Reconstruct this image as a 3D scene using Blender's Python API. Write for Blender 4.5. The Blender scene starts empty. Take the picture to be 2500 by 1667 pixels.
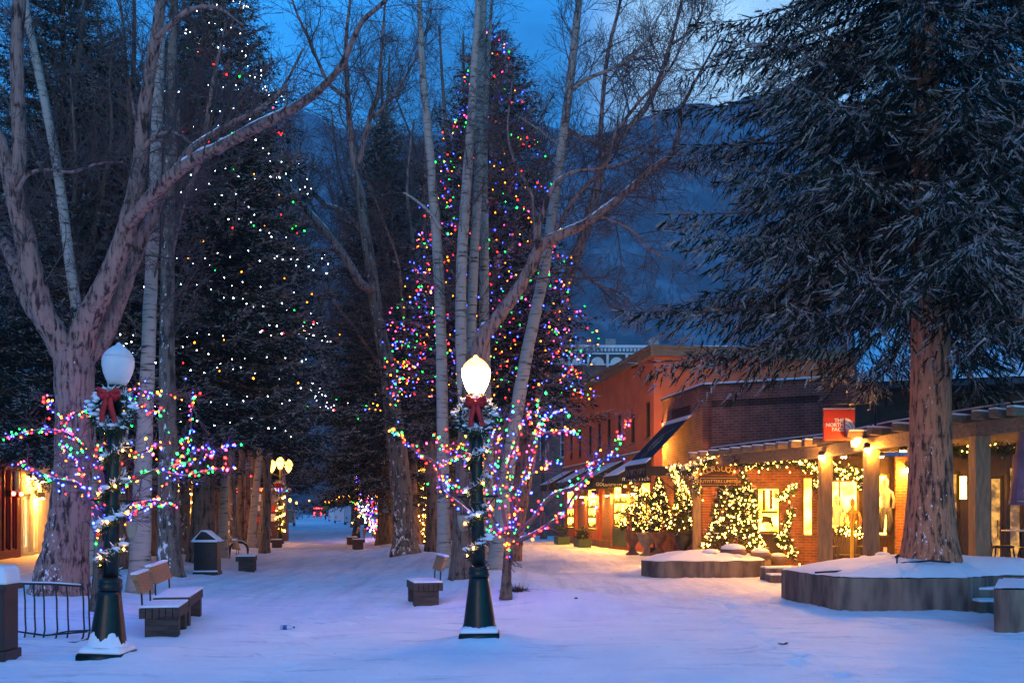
import bpy, math, random
import numpy as np
from mathutils import Vector, Matrix
sc = bpy.context.scene
C = bpy.data.collections.new('scene_objects'); sc.collection.children.link(C)
R = math.radians
PI = math.pi
EYE = 1.65; F = 2430.0; HZ = 1250.0      # eye height, focal length and horizon row in photo pixels

# ------------------------------------------------------------------ camera, world, sun, exposure
cd = bpy.data.cameras.new('camera'); cam = bpy.data.objects.new('camera', cd); C.objects.link(cam)
cam.location = (0, 0, EYE); cam.rotation_euler = (R(90), 0, 0)
cd.sensor_width = 36.0; cd.lens = F / 2500 * 36; cd.shift_y = (HZ - 833.5) / 2500
cd.clip_start = 0.1; cd.clip_end = 12000
sc.camera = cam
sc.view_settings.view_transform = 'Standard'; sc.view_settings.look = 'None'
sc.view_settings.exposure = 1.12; sc.view_settings.gamma = 1.0
sc.cycles.max_bounces = 6; sc.cycles.transparent_max_bounces = 8
sc.cycles.sample_clamp_indirect = 4.0

world = bpy.data.worlds.new('World'); sc.world = world; world.use_nodes = True
wn = world.node_tree; wn.nodes.clear()
def WN(t, **k):
    n = wn.nodes.new(t)
    for a, b in k.items(): setattr(n, a, b)
    return n
wo = WN('ShaderNodeOutputWorld'); bg = WN('ShaderNodeBackground')
SKY_EL, SKY_ROT = R(2.5), R(-15)
sky = WN('ShaderNodeTexSky', sky_type='NISHITA', sun_disc=False)
sky.sun_elevation = SKY_EL; sky.sun_rotation = SKY_ROT + PI
sky.ozone_density = 3.0; sky.air_density = 1.0; sky.dust_density = 0.3
tc = WN('ShaderNodeTexCoord')
tint = WN('ShaderNodeMix', data_type='RGBA', blend_type='MULTIPLY'); tint.inputs[0].default_value = 1
wn.links.new(sky.outputs[0], tint.inputs[6]); tint.inputs[7].default_value = (0.34, 2.05, 3.1, 1)
# low cloud: large soft noise in the direction of view, brighter where the cloud is thin
mp = WN('ShaderNodeMapping'); mp.inputs['Scale'].default_value = (1.0, 1.0, 2.2); mp.inputs['Location'].default_value = (0.3, 0.1, 0.25)
wn.links.new(tc.outputs['Generated'], mp.inputs[0])
nz = WN('ShaderNodeTexNoise'); nz.inputs['Scale'].default_value = 3.2; nz.inputs['Detail'].default_value = 5; nz.inputs['Roughness'].default_value = .55
wn.links.new(mp.outputs[0], nz.inputs['Vector'])
cr = WN('ShaderNodeMapRange'); cr.inputs[1].default_value = .3; cr.inputs[2].default_value = .72; cr.inputs[3].default_value = .30; cr.inputs[4].default_value = 1.75
wn.links.new(nz.outputs[0], cr.inputs[0])
m1 = WN('ShaderNodeMix', data_type='RGBA', blend_type='MULTIPLY'); m1.inputs[0].default_value = 1
wn.links.new(tint.outputs[2], m1.inputs[6]); wn.links.new(cr.outputs[0], m1.inputs[7])
# the break in the cloud, low over the spruce
gap = Vector(((1790 - 1250) / F, 1.0, (HZ - 110) / F)).normalized()
dt = WN('ShaderNodeVectorMath', operation='DOT_PRODUCT'); nrm = WN('ShaderNodeVectorMath', operation='NORMALIZE')
wn.links.new(tc.outputs['Generated'], nrm.inputs[0]); wn.links.new(nrm.outputs[0], dt.inputs[0]); dt.inputs[1].default_value = gap
g1 = WN('ShaderNodeMapRange', interpolation_type='SMOOTHERSTEP'); g1.inputs[1].default_value = .986; g1.inputs[2].default_value = 1.0; g1.inputs[3].default_value = 0; g1.inputs[4].default_value = 1
wn.links.new(dt.outputs['Value'], g1.inputs[0])
g2 = WN('ShaderNodeMath', operation='MULTIPLY'); wn.links.new(g1.outputs[0], g2.inputs[0])
n2 = WN('ShaderNodeMapRange'); n2.inputs[1].default_value = .36; n2.inputs[2].default_value = .62
wn.links.new(nz.outputs[0], n2.inputs[0]); n2.inputs[3].default_value = .45; wn.links.new(n2.outputs[0], g2.inputs[1])
m2 = WN('ShaderNodeMix', data_type='RGBA', blend_type='MIX'); wn.links.new(g2.outputs[0], m2.inputs[0])
m2.inputs[7].default_value = (3.4, 5.4, 7.0, 1)
sxz = WN('ShaderNodeSeparateXYZ'); wn.links.new(nrm.outputs[0], sxz.inputs[0])
el = WN('ShaderNodeMapRange', interpolation_type='SMOOTHSTEP'); el.inputs[1].default_value = .12; el.inputs[2].default_value = .75; el.inputs[3].default_value = .46; el.inputs[4].default_value = 1.75
wn.links.new(sxz.outputs[2], el.inputs[0])          # sky dimmed low down; overhead brightness added to keep the snow lit
m3 = WN('ShaderNodeMix', data_type='RGBA', blend_type='MULTIPLY'); m3.inputs[0].default_value = 1; wn.links.new(m1.outputs[2], m3.inputs[6]); wn.links.new(el.outputs[0], m3.inputs[7])
wn.links.new(m3.outputs[2], m2.inputs[6]); wn.links.new(m2.outputs[2], bg.inputs[0]); bg.inputs[1].default_value = 0.15
wn.links.new(bg.outputs[0], wo.inputs[0])

sd = bpy.data.lights.new('sun', 'SUN'); sun = bpy.data.objects.new('sun', sd); C.objects.link(sun)
sd.energy = 0.30; sd.angle = R(30); sd.color = (1.0, .50, .46)      # soft pink sun added in place of unseen street lamps behind the viewer
sun.rotation_euler = (R(80), 0, R(-12))

# ------------------------------------------------------------------ helpers
rng = np.random.default_rng(7)
def P(px, py, Y): return np.array([(px - 1250) / F * Y, Y, EYE + (HZ - py) / F * Y])
def X(px, Y): return (px - 1250) / F * Y

class MB:
    def __init__(s): s.v = []; s.f = []; s.n = 0
    def add(s, v, f, m=0, sm=False):
        v = np.asarray(v, float).reshape(-1, 3); f = np.asarray(f, int)
        s.v.append(v); s.f.append((f + s.n, np.broadcast_to(np.asarray(m), (len(f),)), sm)); s.n += len(v); return s
    def box(s, x0, x1, y0, y1, z0, z1, m=0, M=None):
        v = np.array([[x, y, z] for z in (z0, z1) for y in (y0, y1) for x in (x0, x1)], float)
        if M is not None: v = v @ np.array(M.to_3x3()).T + np.array(M.translation)
        return s.add(v, [[0, 2, 3, 1], [4, 5, 7, 6], [0, 1, 5, 4], [2, 6, 7, 3], [0, 4, 6, 2], [1, 3, 7, 5]], m)
    def tube(s, p, r, n=6, m=0, cap=True, sm=True):
        p = np.asarray(p, float); k = len(p); r = np.broadcast_to(np.asarray(r, float), (k,))
        t = np.empty_like(p); t[1:-1] = p[2:] - p[:-2]; t[0] = p[1] - p[0]; t[-1] = p[-1] - p[-2]
        t /= np.maximum(np.linalg.norm(t, axis=1, keepdims=True), 1e-9)
        ref = np.array([0, 0, 1.]) if abs(t[:, 2]).mean() < .8 else np.array([0, 1., 0])
        a = np.cross(t, ref); a /= np.maximum(np.linalg.norm(a, axis=1, keepdims=True), 1e-9); b = np.cross(t, a)
        an = np.arange(n) * 2 * PI / n
        v = p[:, None] + r[:, None, None] * (np.cos(an)[None, :, None] * a[:, None] + np.sin(an)[None, :, None] * b[:, None])
        i = np.arange(k - 1)[:, None] * n; j = np.arange(n)[None]; j2 = (j + 1) % n
        f = np.stack([i + j, i + n + j, i + n + j2, i + j2], -1).reshape(-1, 4)
        n0 = s.n; s.add(v.reshape(-1, 3), f, m, sm)
        if cap and n > 3:
            s.f.append((np.array([n0 + np.arange(n)]), np.array([m]), False)); s.f.append((np.array([n0 + (k - 1) * n + np.arange(n)[::-1]]), np.array([m]), False))
        return s
    def lathe(s, prof, n=20, c=(0, 0, 0), m=0, sm=True, flute=0, square=False):
        pr = np.asarray(prof, float); an = np.arange(n) * 2 * PI / n + (PI / 4 if square else 0)
        k = len(pr); fl = 1 + flute * np.cos(an * n / 2)
        v = np.stack([pr[:, 0, None] * np.cos(an) * fl + c[0], pr[:, 0, None] * np.sin(an) * fl + c[1], np.repeat(pr[:, 1, None], n, 1) + c[2]], -1)
        i = np.arange(k - 1)[:, None] * n; j = np.arange(n)[None]; j2 = (j + 1) % n
        f = np.stack([i + j, i + j2, i + n + j2, i + n + j], -1).reshape(-1, 4)
        n0 = s.n; s.add(v.reshape(-1, 3), f, m, sm)
        s.f.append((np.array([n0 + np.arange(n)[::-1]]), np.array([m]), False)); s.f.append((np.array([n0 + (k - 1) * n + np.arange(n)]), np.array([m]), False))
        return s
    def prism(s, poly, a0, a1, axis='z', m=0):
        # poly of 2-d points, extruded along the axis; axis y: points are (x,z), axis x: points are (y,z)
        k = len(poly); q = []
        for a in (a0, a1):
            for (c, d) in poly: q.append({'z': (c, d, a), 'y': (c, a, d), 'x': (a, c, d)}[axis])
        s.add(q, [[i, (i + 1) % k, k + (i + 1) % k, k + i] for i in range(k)], m); n0 = s.n - 2 * k
        s.f.append((np.array([n0 + np.arange(k)[::-1]]), np.array([m]), False)); s.f.append((np.array([n0 + k + np.arange(k)]), np.array([m]), False))
        return s
    def ball(s, c, r, n=10, k=6, m=0, sq=(1, 1, 1)):
        a = np.linspace(-PI / 2, PI / 2, k + 1)
        v0 = s.n; s.lathe(np.stack([np.maximum(np.cos(a), .02) * r, np.sin(a) * r], -1), n, (0, 0, 0), m)
        s.v[-1] = s.v[-1] * np.array(sq) + np.array(c); return s
    def tri(s, T, m=0):
        T = np.asarray(T); n = len(T); return s.add(T.reshape(-1, 3), np.arange(n * 3).reshape(-1, 3), m)
    def mesh(s, name, mats):
        me = bpy.data.meshes.new(name)
        v = np.concatenate(s.v); me.vertices.add(len(v)); me.vertices.foreach_set('co', v.ravel())
        lv = np.concatenate([f.ravel() for f, _, _ in s.f]); tot = np.concatenate([np.full(len(f), f.shape[1]) for f, _, _ in s.f])
        me.loops.add(len(lv)); me.loops.foreach_set('vertex_index', lv)
        me.polygons.add(len(tot)); me.polygons.foreach_set('loop_start', np.concatenate([[0], np.cumsum(tot)[:-1]]))
        me.polygons.foreach_set('material_index', np.concatenate([m for _, m, _ in s.f]))
        me.polygons.foreach_set('use_smooth', np.concatenate([np.full(len(f), sm) for f, _, sm in s.f]))
        for mt in (mats if isinstance(mats, (list, tuple)) else [mats]): me.materials.append(mt)
        me.update(calc_edges=True); me.validate(); return me

def fixn(me):
    import bmesh
    b = bmesh.new(); b.from_mesh(me); bmesh.ops.recalc_face_normals(b, faces=b.faces); b.to_mesh(me); b.free()
def link(name, data, parent=None, loc=(0, 0, 0), rz=0, bevel=0):
    o = bpy.data.objects.new(name, data); C.objects.link(o); o.location = Vector([float(q) for q in loc]); o.rotation_euler = (0, 0, rz)
    if parent is not None: o.parent = parent
    if bevel:
        b = o.modifiers.new('bevel', 'BEVEL'); b.width = bevel; b.segments = 2; b.limit_method = 'ANGLE'
    return o
def obj(name, mb, mats, parent=None, loc=(0, 0, 0), rz=0, bevel=0, fix=True):
    me = mb.mesh(name, mats)
    if fix and len(me.polygons) < 6000: fixn(me)
    return link(name, me, parent, loc, rz, bevel)
def tag(o, label=None, cat=None, group=None, kind=None):
    if label: o['label'] = label
    if cat: o['category'] = cat
    if group: o['group'] = group
    if kind: o['kind'] = kind
    return o
def empty(name, loc, rz=0, label=None, cat=None, group=None):
    return tag(link(name, None, None, loc, rz), label, cat, group)
def copy_tree(o, parent=None):
    c = o.copy(); C.objects.link(c)
    if parent is not None: c.parent = parent
    for ch in list(o.children): copy_tree(ch, c)
    return c
def rel(o, w): return np.asarray(w, float) - np.array(o.location)

# ------------------------------------------------------------------ materials
def mk(name):
    m = bpy.data.materials.new(name); m.use_nodes = True; nt = m.node_tree
    return m, nt, nt.nodes['Principled BSDF']
def nd(nt, t, ins=None, **k):
    n = nt.nodes.new(t)
    for a, b in k.items(): setattr(n, a, b)
    for a, b in (ins or {}).items():
        if hasattr(b, 'is_output'): nt.links.new(b, n.inputs[a])
        else: n.inputs[a].default_value = b
    return n
def col4(c): return (c[0], c[1], c[2], 1)
def ramp(nt, src, stops):
    r = nd(nt, 'ShaderNodeValToRGB', {0: src}); e = r.color_ramp.elements
    while len(e) < len(stops): e.new(.5)
    for q, (p, c) in zip(e, stops): q.position = p; q.color = col4(c)
    return r.outputs[0]
def mat(name, c1, c2=None, scale=6, rough=.75, bump=.0, stretch=(1, 1, 1), metal=0, detail=5, bscale=None, lo=.35, hi=.65, spec=.4):
    m, nt, b = mk(name); b.inputs['Roughness'].default_value = rough; b.inputs['Metallic'].default_value = metal
    b.inputs['Specular IOR Level'].default_value = spec
    c2 = c2 or tuple(x * .7 for x in c1)
    t = nd(nt, 'ShaderNodeTexCoord'); mpn = nd(nt, 'ShaderNodeMapping', {0: t.outputs['Object'], 3: stretch})
    n = nd(nt, 'ShaderNodeTexNoise', {'Vector': mpn.outputs[0], 'Scale': scale, 'Detail': detail})
    nt.links.new(ramp(nt, n.outputs[0], [(lo, c2), (hi, c1)]), b.inputs['Base Color'])
    if bump:
        n3 = nd(nt, 'ShaderNodeTexNoise', {'Vector': mpn.outputs[0], 'Scale': bscale or scale * 3, 'Detail': 4})
        bp = nd(nt, 'ShaderNodeBump', {'Strength': bump, 'Distance': .02, 'Height': n3.outputs[0]}); nt.links.new(bp.outputs[0], b.inputs['Normal'])
    return m
def emit(name, c, s, c2=None, scale=3, base=(.1, .1, .1)):
    m, nt, b = mk(name); b.inputs['Base Color'].default_value = col4(base); b.inputs['Emission Strength'].default_value = s
    if c2 is None: b.inputs['Emission Color'].default_value = col4(c)
    else:
        t = nd(nt, 'ShaderNodeTexCoord'); n = nd(nt, 'ShaderNodeTexNoise', {'Vector': t.outputs['Object'], 'Scale': scale, 'Detail': 2})
        nt.links.new(ramp(nt, n.outputs[0], [(.4, c2), (.6, c)]), b.inputs['Emission Color'])
    return m
def bark(name, dark, light, scale=9, snow=0, furrow=.8, lent=False, snow_h=2.0):
    m, nt, b = mk(name); b.inputs['Roughness'].default_value = .9; b.inputs['Specular IOR Level'].default_value = .2
    t = nd(nt, 'ShaderNodeTexCoord')
    mpn = nd(nt, 'ShaderNodeMapping', {0: t.outputs['Object'], 3: (1, 1, .16) if not lent else (.5, .5, 3.2)})
    n0 = nd(nt, 'ShaderNodeTexNoise', {'Vector': mpn.outputs[0], 'Scale': scale * .6, 'Detail': 4})
    dis = nd(nt, 'ShaderNodeMix', {0: .12, 6: mpn.outputs[0], 7: n0.outputs[1]}, data_type='RGBA', blend_type='ADD')
    if lent:
        n1 = nd(nt, 'ShaderNodeTexNoise', {'Vector': mpn.outputs[0], 'Scale': 5.5, 'Detail': 3, 'Roughness': .6})
        h = n1.outputs[0]; c = ramp(nt, h, [(.30, dark), (.37, tuple(.55 * q for q in light)), (.45, light), (.8, tuple(1.12 * q for q in light))])
    else:
        fz = nd(nt, 'ShaderNodeTexNoise', {'Vector': dis.outputs[2], 'Scale': scale * 1.1, 'Detail': 6, 'Roughness': .6, 'Lacunarity': 2.2})
        ring = nd(nt, 'ShaderNodeMapping', {0: t.outputs['Object'], 3: (.8, .8, 2.2)}); rn = nd(nt, 'ShaderNodeTexNoise', {'Vector': ring.outputs[0], 'Scale': 2.6, 'Detail': 4})
        rm = nd(nt, 'ShaderNodeMapRange', {0: rn.outputs[0], 1: .3, 2: .5, 3: -.07, 4: .02}); fs = nd(nt, 'ShaderNodeMath', {0: fz.outputs[0], 1: rm.outputs[0]}, operation='ADD')
        h = fs.outputs[0]; c = ramp(nt, h, [(.40, dark), (.46, tuple(.45 * p + .55 * q for p, q in zip(dark, light))), (.56, light)])
    if snow:
        geo = nd(nt, 'ShaderNodeNewGeometry')
        d = nd(nt, 'ShaderNodeVectorMath', {0: geo.outputs['Normal'], 1: (-.35, -.75, .55)}, operation='DOT_PRODUCT')
        sx = nd(nt, 'ShaderNodeSeparateXYZ', {0: t.outputs['Object']})
        hz = nd(nt, 'ShaderNodeMapRange', {0: sx.outputs[2], 1: 0, 2: snow_h, 3: .06, 4: 0})
        sm_ = nd(nt, 'ShaderNodeMapping', {0: t.outputs['Object'], 3: (1, 1, .55)}); n2 = nd(nt, 'ShaderNodeTexNoise', {'Vector': sm_.outputs[0], 'Scale': scale * 1.1, 'Detail': 6, 'Roughness': .7})
        a1 = nd(nt, 'ShaderNodeMath', {0: d.outputs['Value'], 1: .14}, operation='MULTIPLY')
        a2 = nd(nt, 'ShaderNodeMath', {0: a1.outputs[0], 1: n2.outputs[0]}, operation='ADD')
        a3 = nd(nt, 'ShaderNodeMath', {0: a2.outputs[0], 1: hz.outputs[0]}, operation='ADD')
        mr = nd(nt, 'ShaderNodeMapRange', {0: a3.outputs[0], 1: .95 - snow * .2, 2: .98 - snow * .2})
        mx = nd(nt, 'ShaderNodeMix', {0: mr.outputs[0], 6: c, 7: (.8, .82, .85, 1)}, data_type='RGBA'); c = mx.outputs[2]
    nt.links.new(c, b.inputs['Base Color'])
    bp = nd(nt, 'ShaderNodeBump', {'Strength': furrow, 'Distance': .03, 'Height': h}); nt.links.new(bp.outputs[0], b.inputs['Normal'])
    return m
def brick(name, c1, c2, mortar, sc_=1.0):
    m, nt, b = mk(name); b.inputs['Roughness'].default_value = .9; b.inputs['Specular IOR Level'].default_value = .2
    t = nd(nt, 'ShaderNodeTexCoord'); s = nd(nt, 'ShaderNodeSeparateXYZ', {0: t.outputs['Object']})
    cb = nd(nt, 'ShaderNodeCombineXYZ', {0: s.outputs[0], 1: s.outputs[2]})
    br = nd(nt, 'ShaderNodeTexBrick', {'Vector': cb.outputs[0], 'Color1': col4(c1), 'Color2': col4(c2), 'Mortar': col4(mortar), 'Scale': 1.0, 'Mortar Size': .012 * sc_, 'Brick Width': .24 * sc_, 'Row Height': .085 * sc_, 'Bias': -.1})
    n = nd(nt, 'ShaderNodeTexNoise', {'Vector': t.outputs['Object'], 'Scale': 2.5, 'Detail': 6})
    r = ramp(nt, n.outputs[0], [(.3, (.6, .6, .62)), (.7, (1.15, 1.1, 1.05))])
    mx = nd(nt, 'ShaderNodeMix', {0: 1.0, 6: br.outputs[0], 7: r}, data_type='RGBA', blend_type='MULTIPLY')
    nt.links.new(mx.outputs[2], b.inputs['Base Color'])
    bp = nd(nt, 'ShaderNodeBump', {'Strength': .5, 'Distance': .012, 'Height': br.outputs[1]}, invert=True); nt.links.new(bp.outputs[0], b.inputs['Normal'])
    return m

SL_ = .1955
def snow_mat(name, ground=False):
    m, nt, b = mk(name); b.inputs['Roughness'].default_value = .65; b.inputs['Specular IOR Level'].default_value = .25
    t = nd(nt, 'ShaderNodeTexCoord')
    n = nd(nt, 'ShaderNodeTexNoise', {'Vector': t.outputs['Object'], 'Scale': 1.3, 'Detail': 6})
    c = ramp(nt, n.outputs[0], [(.3, (.74, .77, .82)), (.7, (.86, .87, .89))])
    if ground:
        v = nd(nt, 'ShaderNodeTexNoise', {'Vector': t.outputs['Object'], 'Scale': 9, 'Detail': 4, 'Roughness': .75})
        mr = nd(nt, 'ShaderNodeMapRange', {0: v.outputs[0], 1: .66, 2: .72, 3: 0, 4: .7})
        mx = nd(nt, 'ShaderNodeMix', {0: mr.outputs[0], 6: c, 7: (.2, .15, .11, 1)}, data_type='RGBA'); c = mx.outputs[2]
        # drifted streaks that lie across the plaza
        mp2 = nd(nt, 'ShaderNodeMapping', {0: t.outputs['Object'], 3: (.35, 3.4, 1)})
        n5 = nd(nt, 'ShaderNodeTexNoise', {'Vector': mp2.outputs[0], 'Scale': 1.6, 'Detail': 6, 'Roughness': .6})
        mr2 = nd(nt, 'ShaderNodeMapRange', {0: n5.outputs[0], 1: .56, 2: .68, 3: 0, 4: .6})
        mx2 = nd(nt, 'ShaderNodeMix', {0: mr2.outputs[0], 6: c, 7: (.42, .5, .58, 1)}, data_type='RGBA'); c = mx2.outputs[2]
        # packed, trodden snow in long smears along the mall and the lane
        mp3 = nd(nt, 'ShaderNodeMapping', {0: t.outputs['Object'], 2: (0, 0, -math.atan(SL_)), 3: (2.4, .16, 1)}); mp3.inputs[3].default_value = (2.4, .16, 1)
        n6 = nd(nt, 'ShaderNodeTexNoise', {'Vector': mp3.outputs[0], 'Scale': 1.1, 'Detail': 6, 'Roughness': .65})
        sx = nd(nt, 'ShaderNodeSeparateXYZ', {0: t.outputs['Object']}); yb = nd(nt, 'ShaderNodeMapRange', {0: sx.outputs[1], 1: 14, 2: 22})
        mr3 = nd(nt, 'ShaderNodeMapRange', {0: n6.outputs[0], 1: .47, 2: .62, 3: 0, 4: .55}); fm = nd(nt, 'ShaderNodeMath', {0: mr3.outputs[0], 1: yb.outputs[0]}, operation='MULTIPLY')
        mx3 = nd(nt, 'ShaderNodeMix', {0: fm.outputs[0], 6: c, 7: (.50, .53, .57, 1)}, data_type='RGBA'); c = mx3.outputs[2]
    nt.links.new(c, b.inputs['Base Color'])
    n2 = nd(nt, 'ShaderNodeTexNoise', {'Vector': t.outputs['Object'], 'Scale': 7 if ground else 14, 'Detail': 8, 'Roughness': .62})
    bp = nd(nt, 'ShaderNodeBump', {'Strength': .45, 'Distance': .05 if ground else .03, 'Height': n2.outputs[0]}); nt.links.new(bp.outputs[0], b.inputs['Normal'])
    return m
M = {}
M['snow'] = snow_mat('snow'); M['snowground'] = snow_mat('snow_ground', True)
M['cotton'] = bark('cottonwood_bark', (.04, .027, .025), (.31, .19, .165), 13, snow=1.0, furrow=1.0)
M['cotton_plain'] = bark('cottonwood_limb_bark', (.042, .028, .026), (.31, .19, .16), 14, furrow=.9)
M['cotton_snowy'] = bark('cottonwood_bark_snowed', (.045, .036, .03), (.19, .15, .12), 8, snow=1.15, furrow=1.0, snow_h=6)
M['brownbark'] = bark('brown_bark', (.04, .03, .025), (.17, .12, .09), 10, snow=.3, furrow=.9)
M['sprucebark'] = bark('spruce_bark', (.06, .035, .028), (.52, .21, .11), 15, snow=1.0, furrow=.9, snow_h=1.3)
M['aspen'] = bark('aspen_bark', (.03, .028, .026), (.34, .30, .26), 6, furrow=.25, lent=True)
M['twig'] = mat('twig_bark', (.12, .085, .075), (.06, .045, .042), 3, .9)
M['needle'] = mat('spruce_needles', (.013, .022, .012), (.005, .009, .006), 2.0, .8, spec=.2)
M['frost'] = mat('frosted_needles', (.40, .37, .345), (.19, .185, .175), 6, .8, spec=.2)
M['garland'] = mat('fir_garland', (.035, .06, .025), (.015, .03, .014), 8, .8, spec=.2)
M['iron'] = mat('green_black_iron', (.007, .017, .016), (.004, .009, .009), 12, .32, .15, metal=.3, spec=.5)
M['black'] = mat('black_metal', (.014, .014, .016), (.008, .008, .009), 14, .45, .1)
M['bow'] = mat('red_bow_cloth', (.55, .012, .012), (.35, .006, .008), 9, .55, .2)
M['benchwood'] = mat('weathered_bench_timber', (.10, .062, .048), (.045, .03, .026), 4, .85, .5, stretch=(1, 8, 8))
M['plankwood'] = mat('pale_bench_plank', (.40, .21, .09), (.2, .1, .045), 4, .75, .4, stretch=(1, 8, 8))
M['concrete'] = mat('board_marked_concrete', (.235, .175, .125), (.075, .056, .043), 1.9, .9, .6, stretch=(2.6, 2.6, .6), detail=8)
M['stucco'] = mat('orange_stucco', (.54, .14, .05), (.44, .11, .04), 1.2, .9, .25, bscale=40)
M['brick'] = brick('red_brick', (.30, .085, .045), (.19, .055, .034), (.22, .19, .17))
M['brick2'] = brick('shop_brick', (.46, .15, .05), (.32, .10, .04), (.32, .26, .2))
M['brickfar'] = brick('old_brick', (.30, .11, .075), (.22, .085, .06), (.26, .2, .17), 1.6)
M['brickdark'] = brick('soldier_course_brick', (.1, .035, .026), (.06, .024, .02), (.1, .08, .07))
M['timber'] = mat('pergola_timber', (.26, .18, .105), (.16, .11, .065), 3, .8, .4, stretch=(6, 6, 1))
M['beamwood'] = mat('pergola_beam_timber', (.24, .165, .10), (.14, .10, .06), 3, .8, .4, stretch=(1, 6, 6))
M['darkwood'] = mat('dark_shop_joinery', (.05, .026, .017), (.025, .015, .011), 4, .6, .2, stretch=(6, 6, 1))
M['whitepaint'] = mat('white_trim_paint', (.75, .75, .74), (.6, .6, .6), 3, .6)
M['greenframe'] = mat('green_window_frame', (.045, .085, .045), (.03, .06, .03), 6, .5)
M['awning'] = mat('dark_awning_canvas', (.012, .022, .018), (.006, .012, .011), 5, .85, .2)
M['awningblack'] = mat('black_awning_canvas', (.013, .014, .024), (.007, .007, .012), 3, .8, .25)
M['maroon'] = mat('maroon_painted_boards', (.16, .014, .016), (.09, .009, .01), 3, .6, .2, stretch=(8, 8, 1))
M['letter'] = mat('pale_sign_paint', (.72, .66, .52), (.6, .55, .44), 5, .7)
M['gold'] = mat('gilt_lettering', (.62, .42, .14), (.5, .32, .1), 5, .5)
M['terracotta'] = mat('urn_terracotta', (.28, .14, .075), (.16, .085, .05), 5, .8, .3)
M['stone_urn'] = mat('stone_urn_concrete', (.36, .32, .25), (.24, .21, .16), 6, .85, .3)
M['rock'] = mat('rock', (.2, .13, .1), (.09, .065, .055), 3, .9, .6)
M['glassdark'] = mat('dark_window_glass', (.016, .018, .022), (.01, .012, .016), 3, .08, spec=.8)
M['rubber'] = mat('tyre_rubber', (.015, .015, .016), None, 8, .8)
M['dirt'] = mat('leaf_litter', (.10, .06, .03), (.04, .026, .016), 8, .9, .4)
M['yellow'] = mat('yellow_sign_sheet', (.75, .48, .03), (.65, .4, .03), 4, .5)
M['cloth'] = mat('mannequin_cloth', (.10, .10, .13), (.05, .05, .07), 5, .9)
M['skinlight'] = mat('mannequin_white', (.6, .58, .52), (.5, .48, .44), 5, .6)
M['mauve'] = mat('furled_parasol_canvas', (.22, .17, .26), (.15, .115, .19), 3, .85, .3)
M['roofdark'] = mat('dark_roof_fascia', (.06, .05, .055), (.04, .034, .038), 4, .8, .2)
M['chairwood'] = mat('worn_chair_timber', (.13, .085, .045), (.06, .04, .025), 4, .75, .3, stretch=(6, 6, 1))
M['lampoff'] = mat('unlit_frosted_glass', (.72, .70, .70), (.62, .60, .62), 3, .35, .25, bscale=60)
M['globe'] = emit('lit_lamp_globe', (1.0, .48, .14), 70)
M['globecap'] = emit('lit_globe_crown', (1.0, .34, .05), 6)
M['globefar'] = emit('lit_far_globe', (1.0, .36, .035), 10)
M['warmlamp'] = emit('warm_lamp', (1.0, .40, .05), 850)
M['pane'] = emit('lit_shop_pane', (1.0, .55, .06), 7, (.85, .26, .01), 2.6)
M['pane_dim'] = emit('dim_shop_pane', (.9, .42, .06), .5, (.10, .035, .006), 4.5)
M['pane_pale'] = emit('pale_lit_pane', (1.0, .72, .36), 1.2, (.9, .6, .26), 3)
M['tail'] = emit('red_vehicle_lamp', (1.0, .03, .04), 14)
M['redsign'] = emit('red_signal_lamp', (1.0, .02, .012), 60)
BULB = {'red': emit('red_bulb', (1, .006, .004), 22), 'green': emit('green_bulb', (.006, 1, .05), 12), 'blue': emit('blue_bulb', (.010, .018, 1), 38),
        'amber': emit('amber_bulb', (1, .17, .004), 14), 'pink': emit('pink_bulb', (1, .03, .22), 13), 'white': emit('cool_white_bulb', (.80, .9, 1), 16),
        'warm': emit('warm_white_bulb', (1, .38, .035), 42)}

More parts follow.
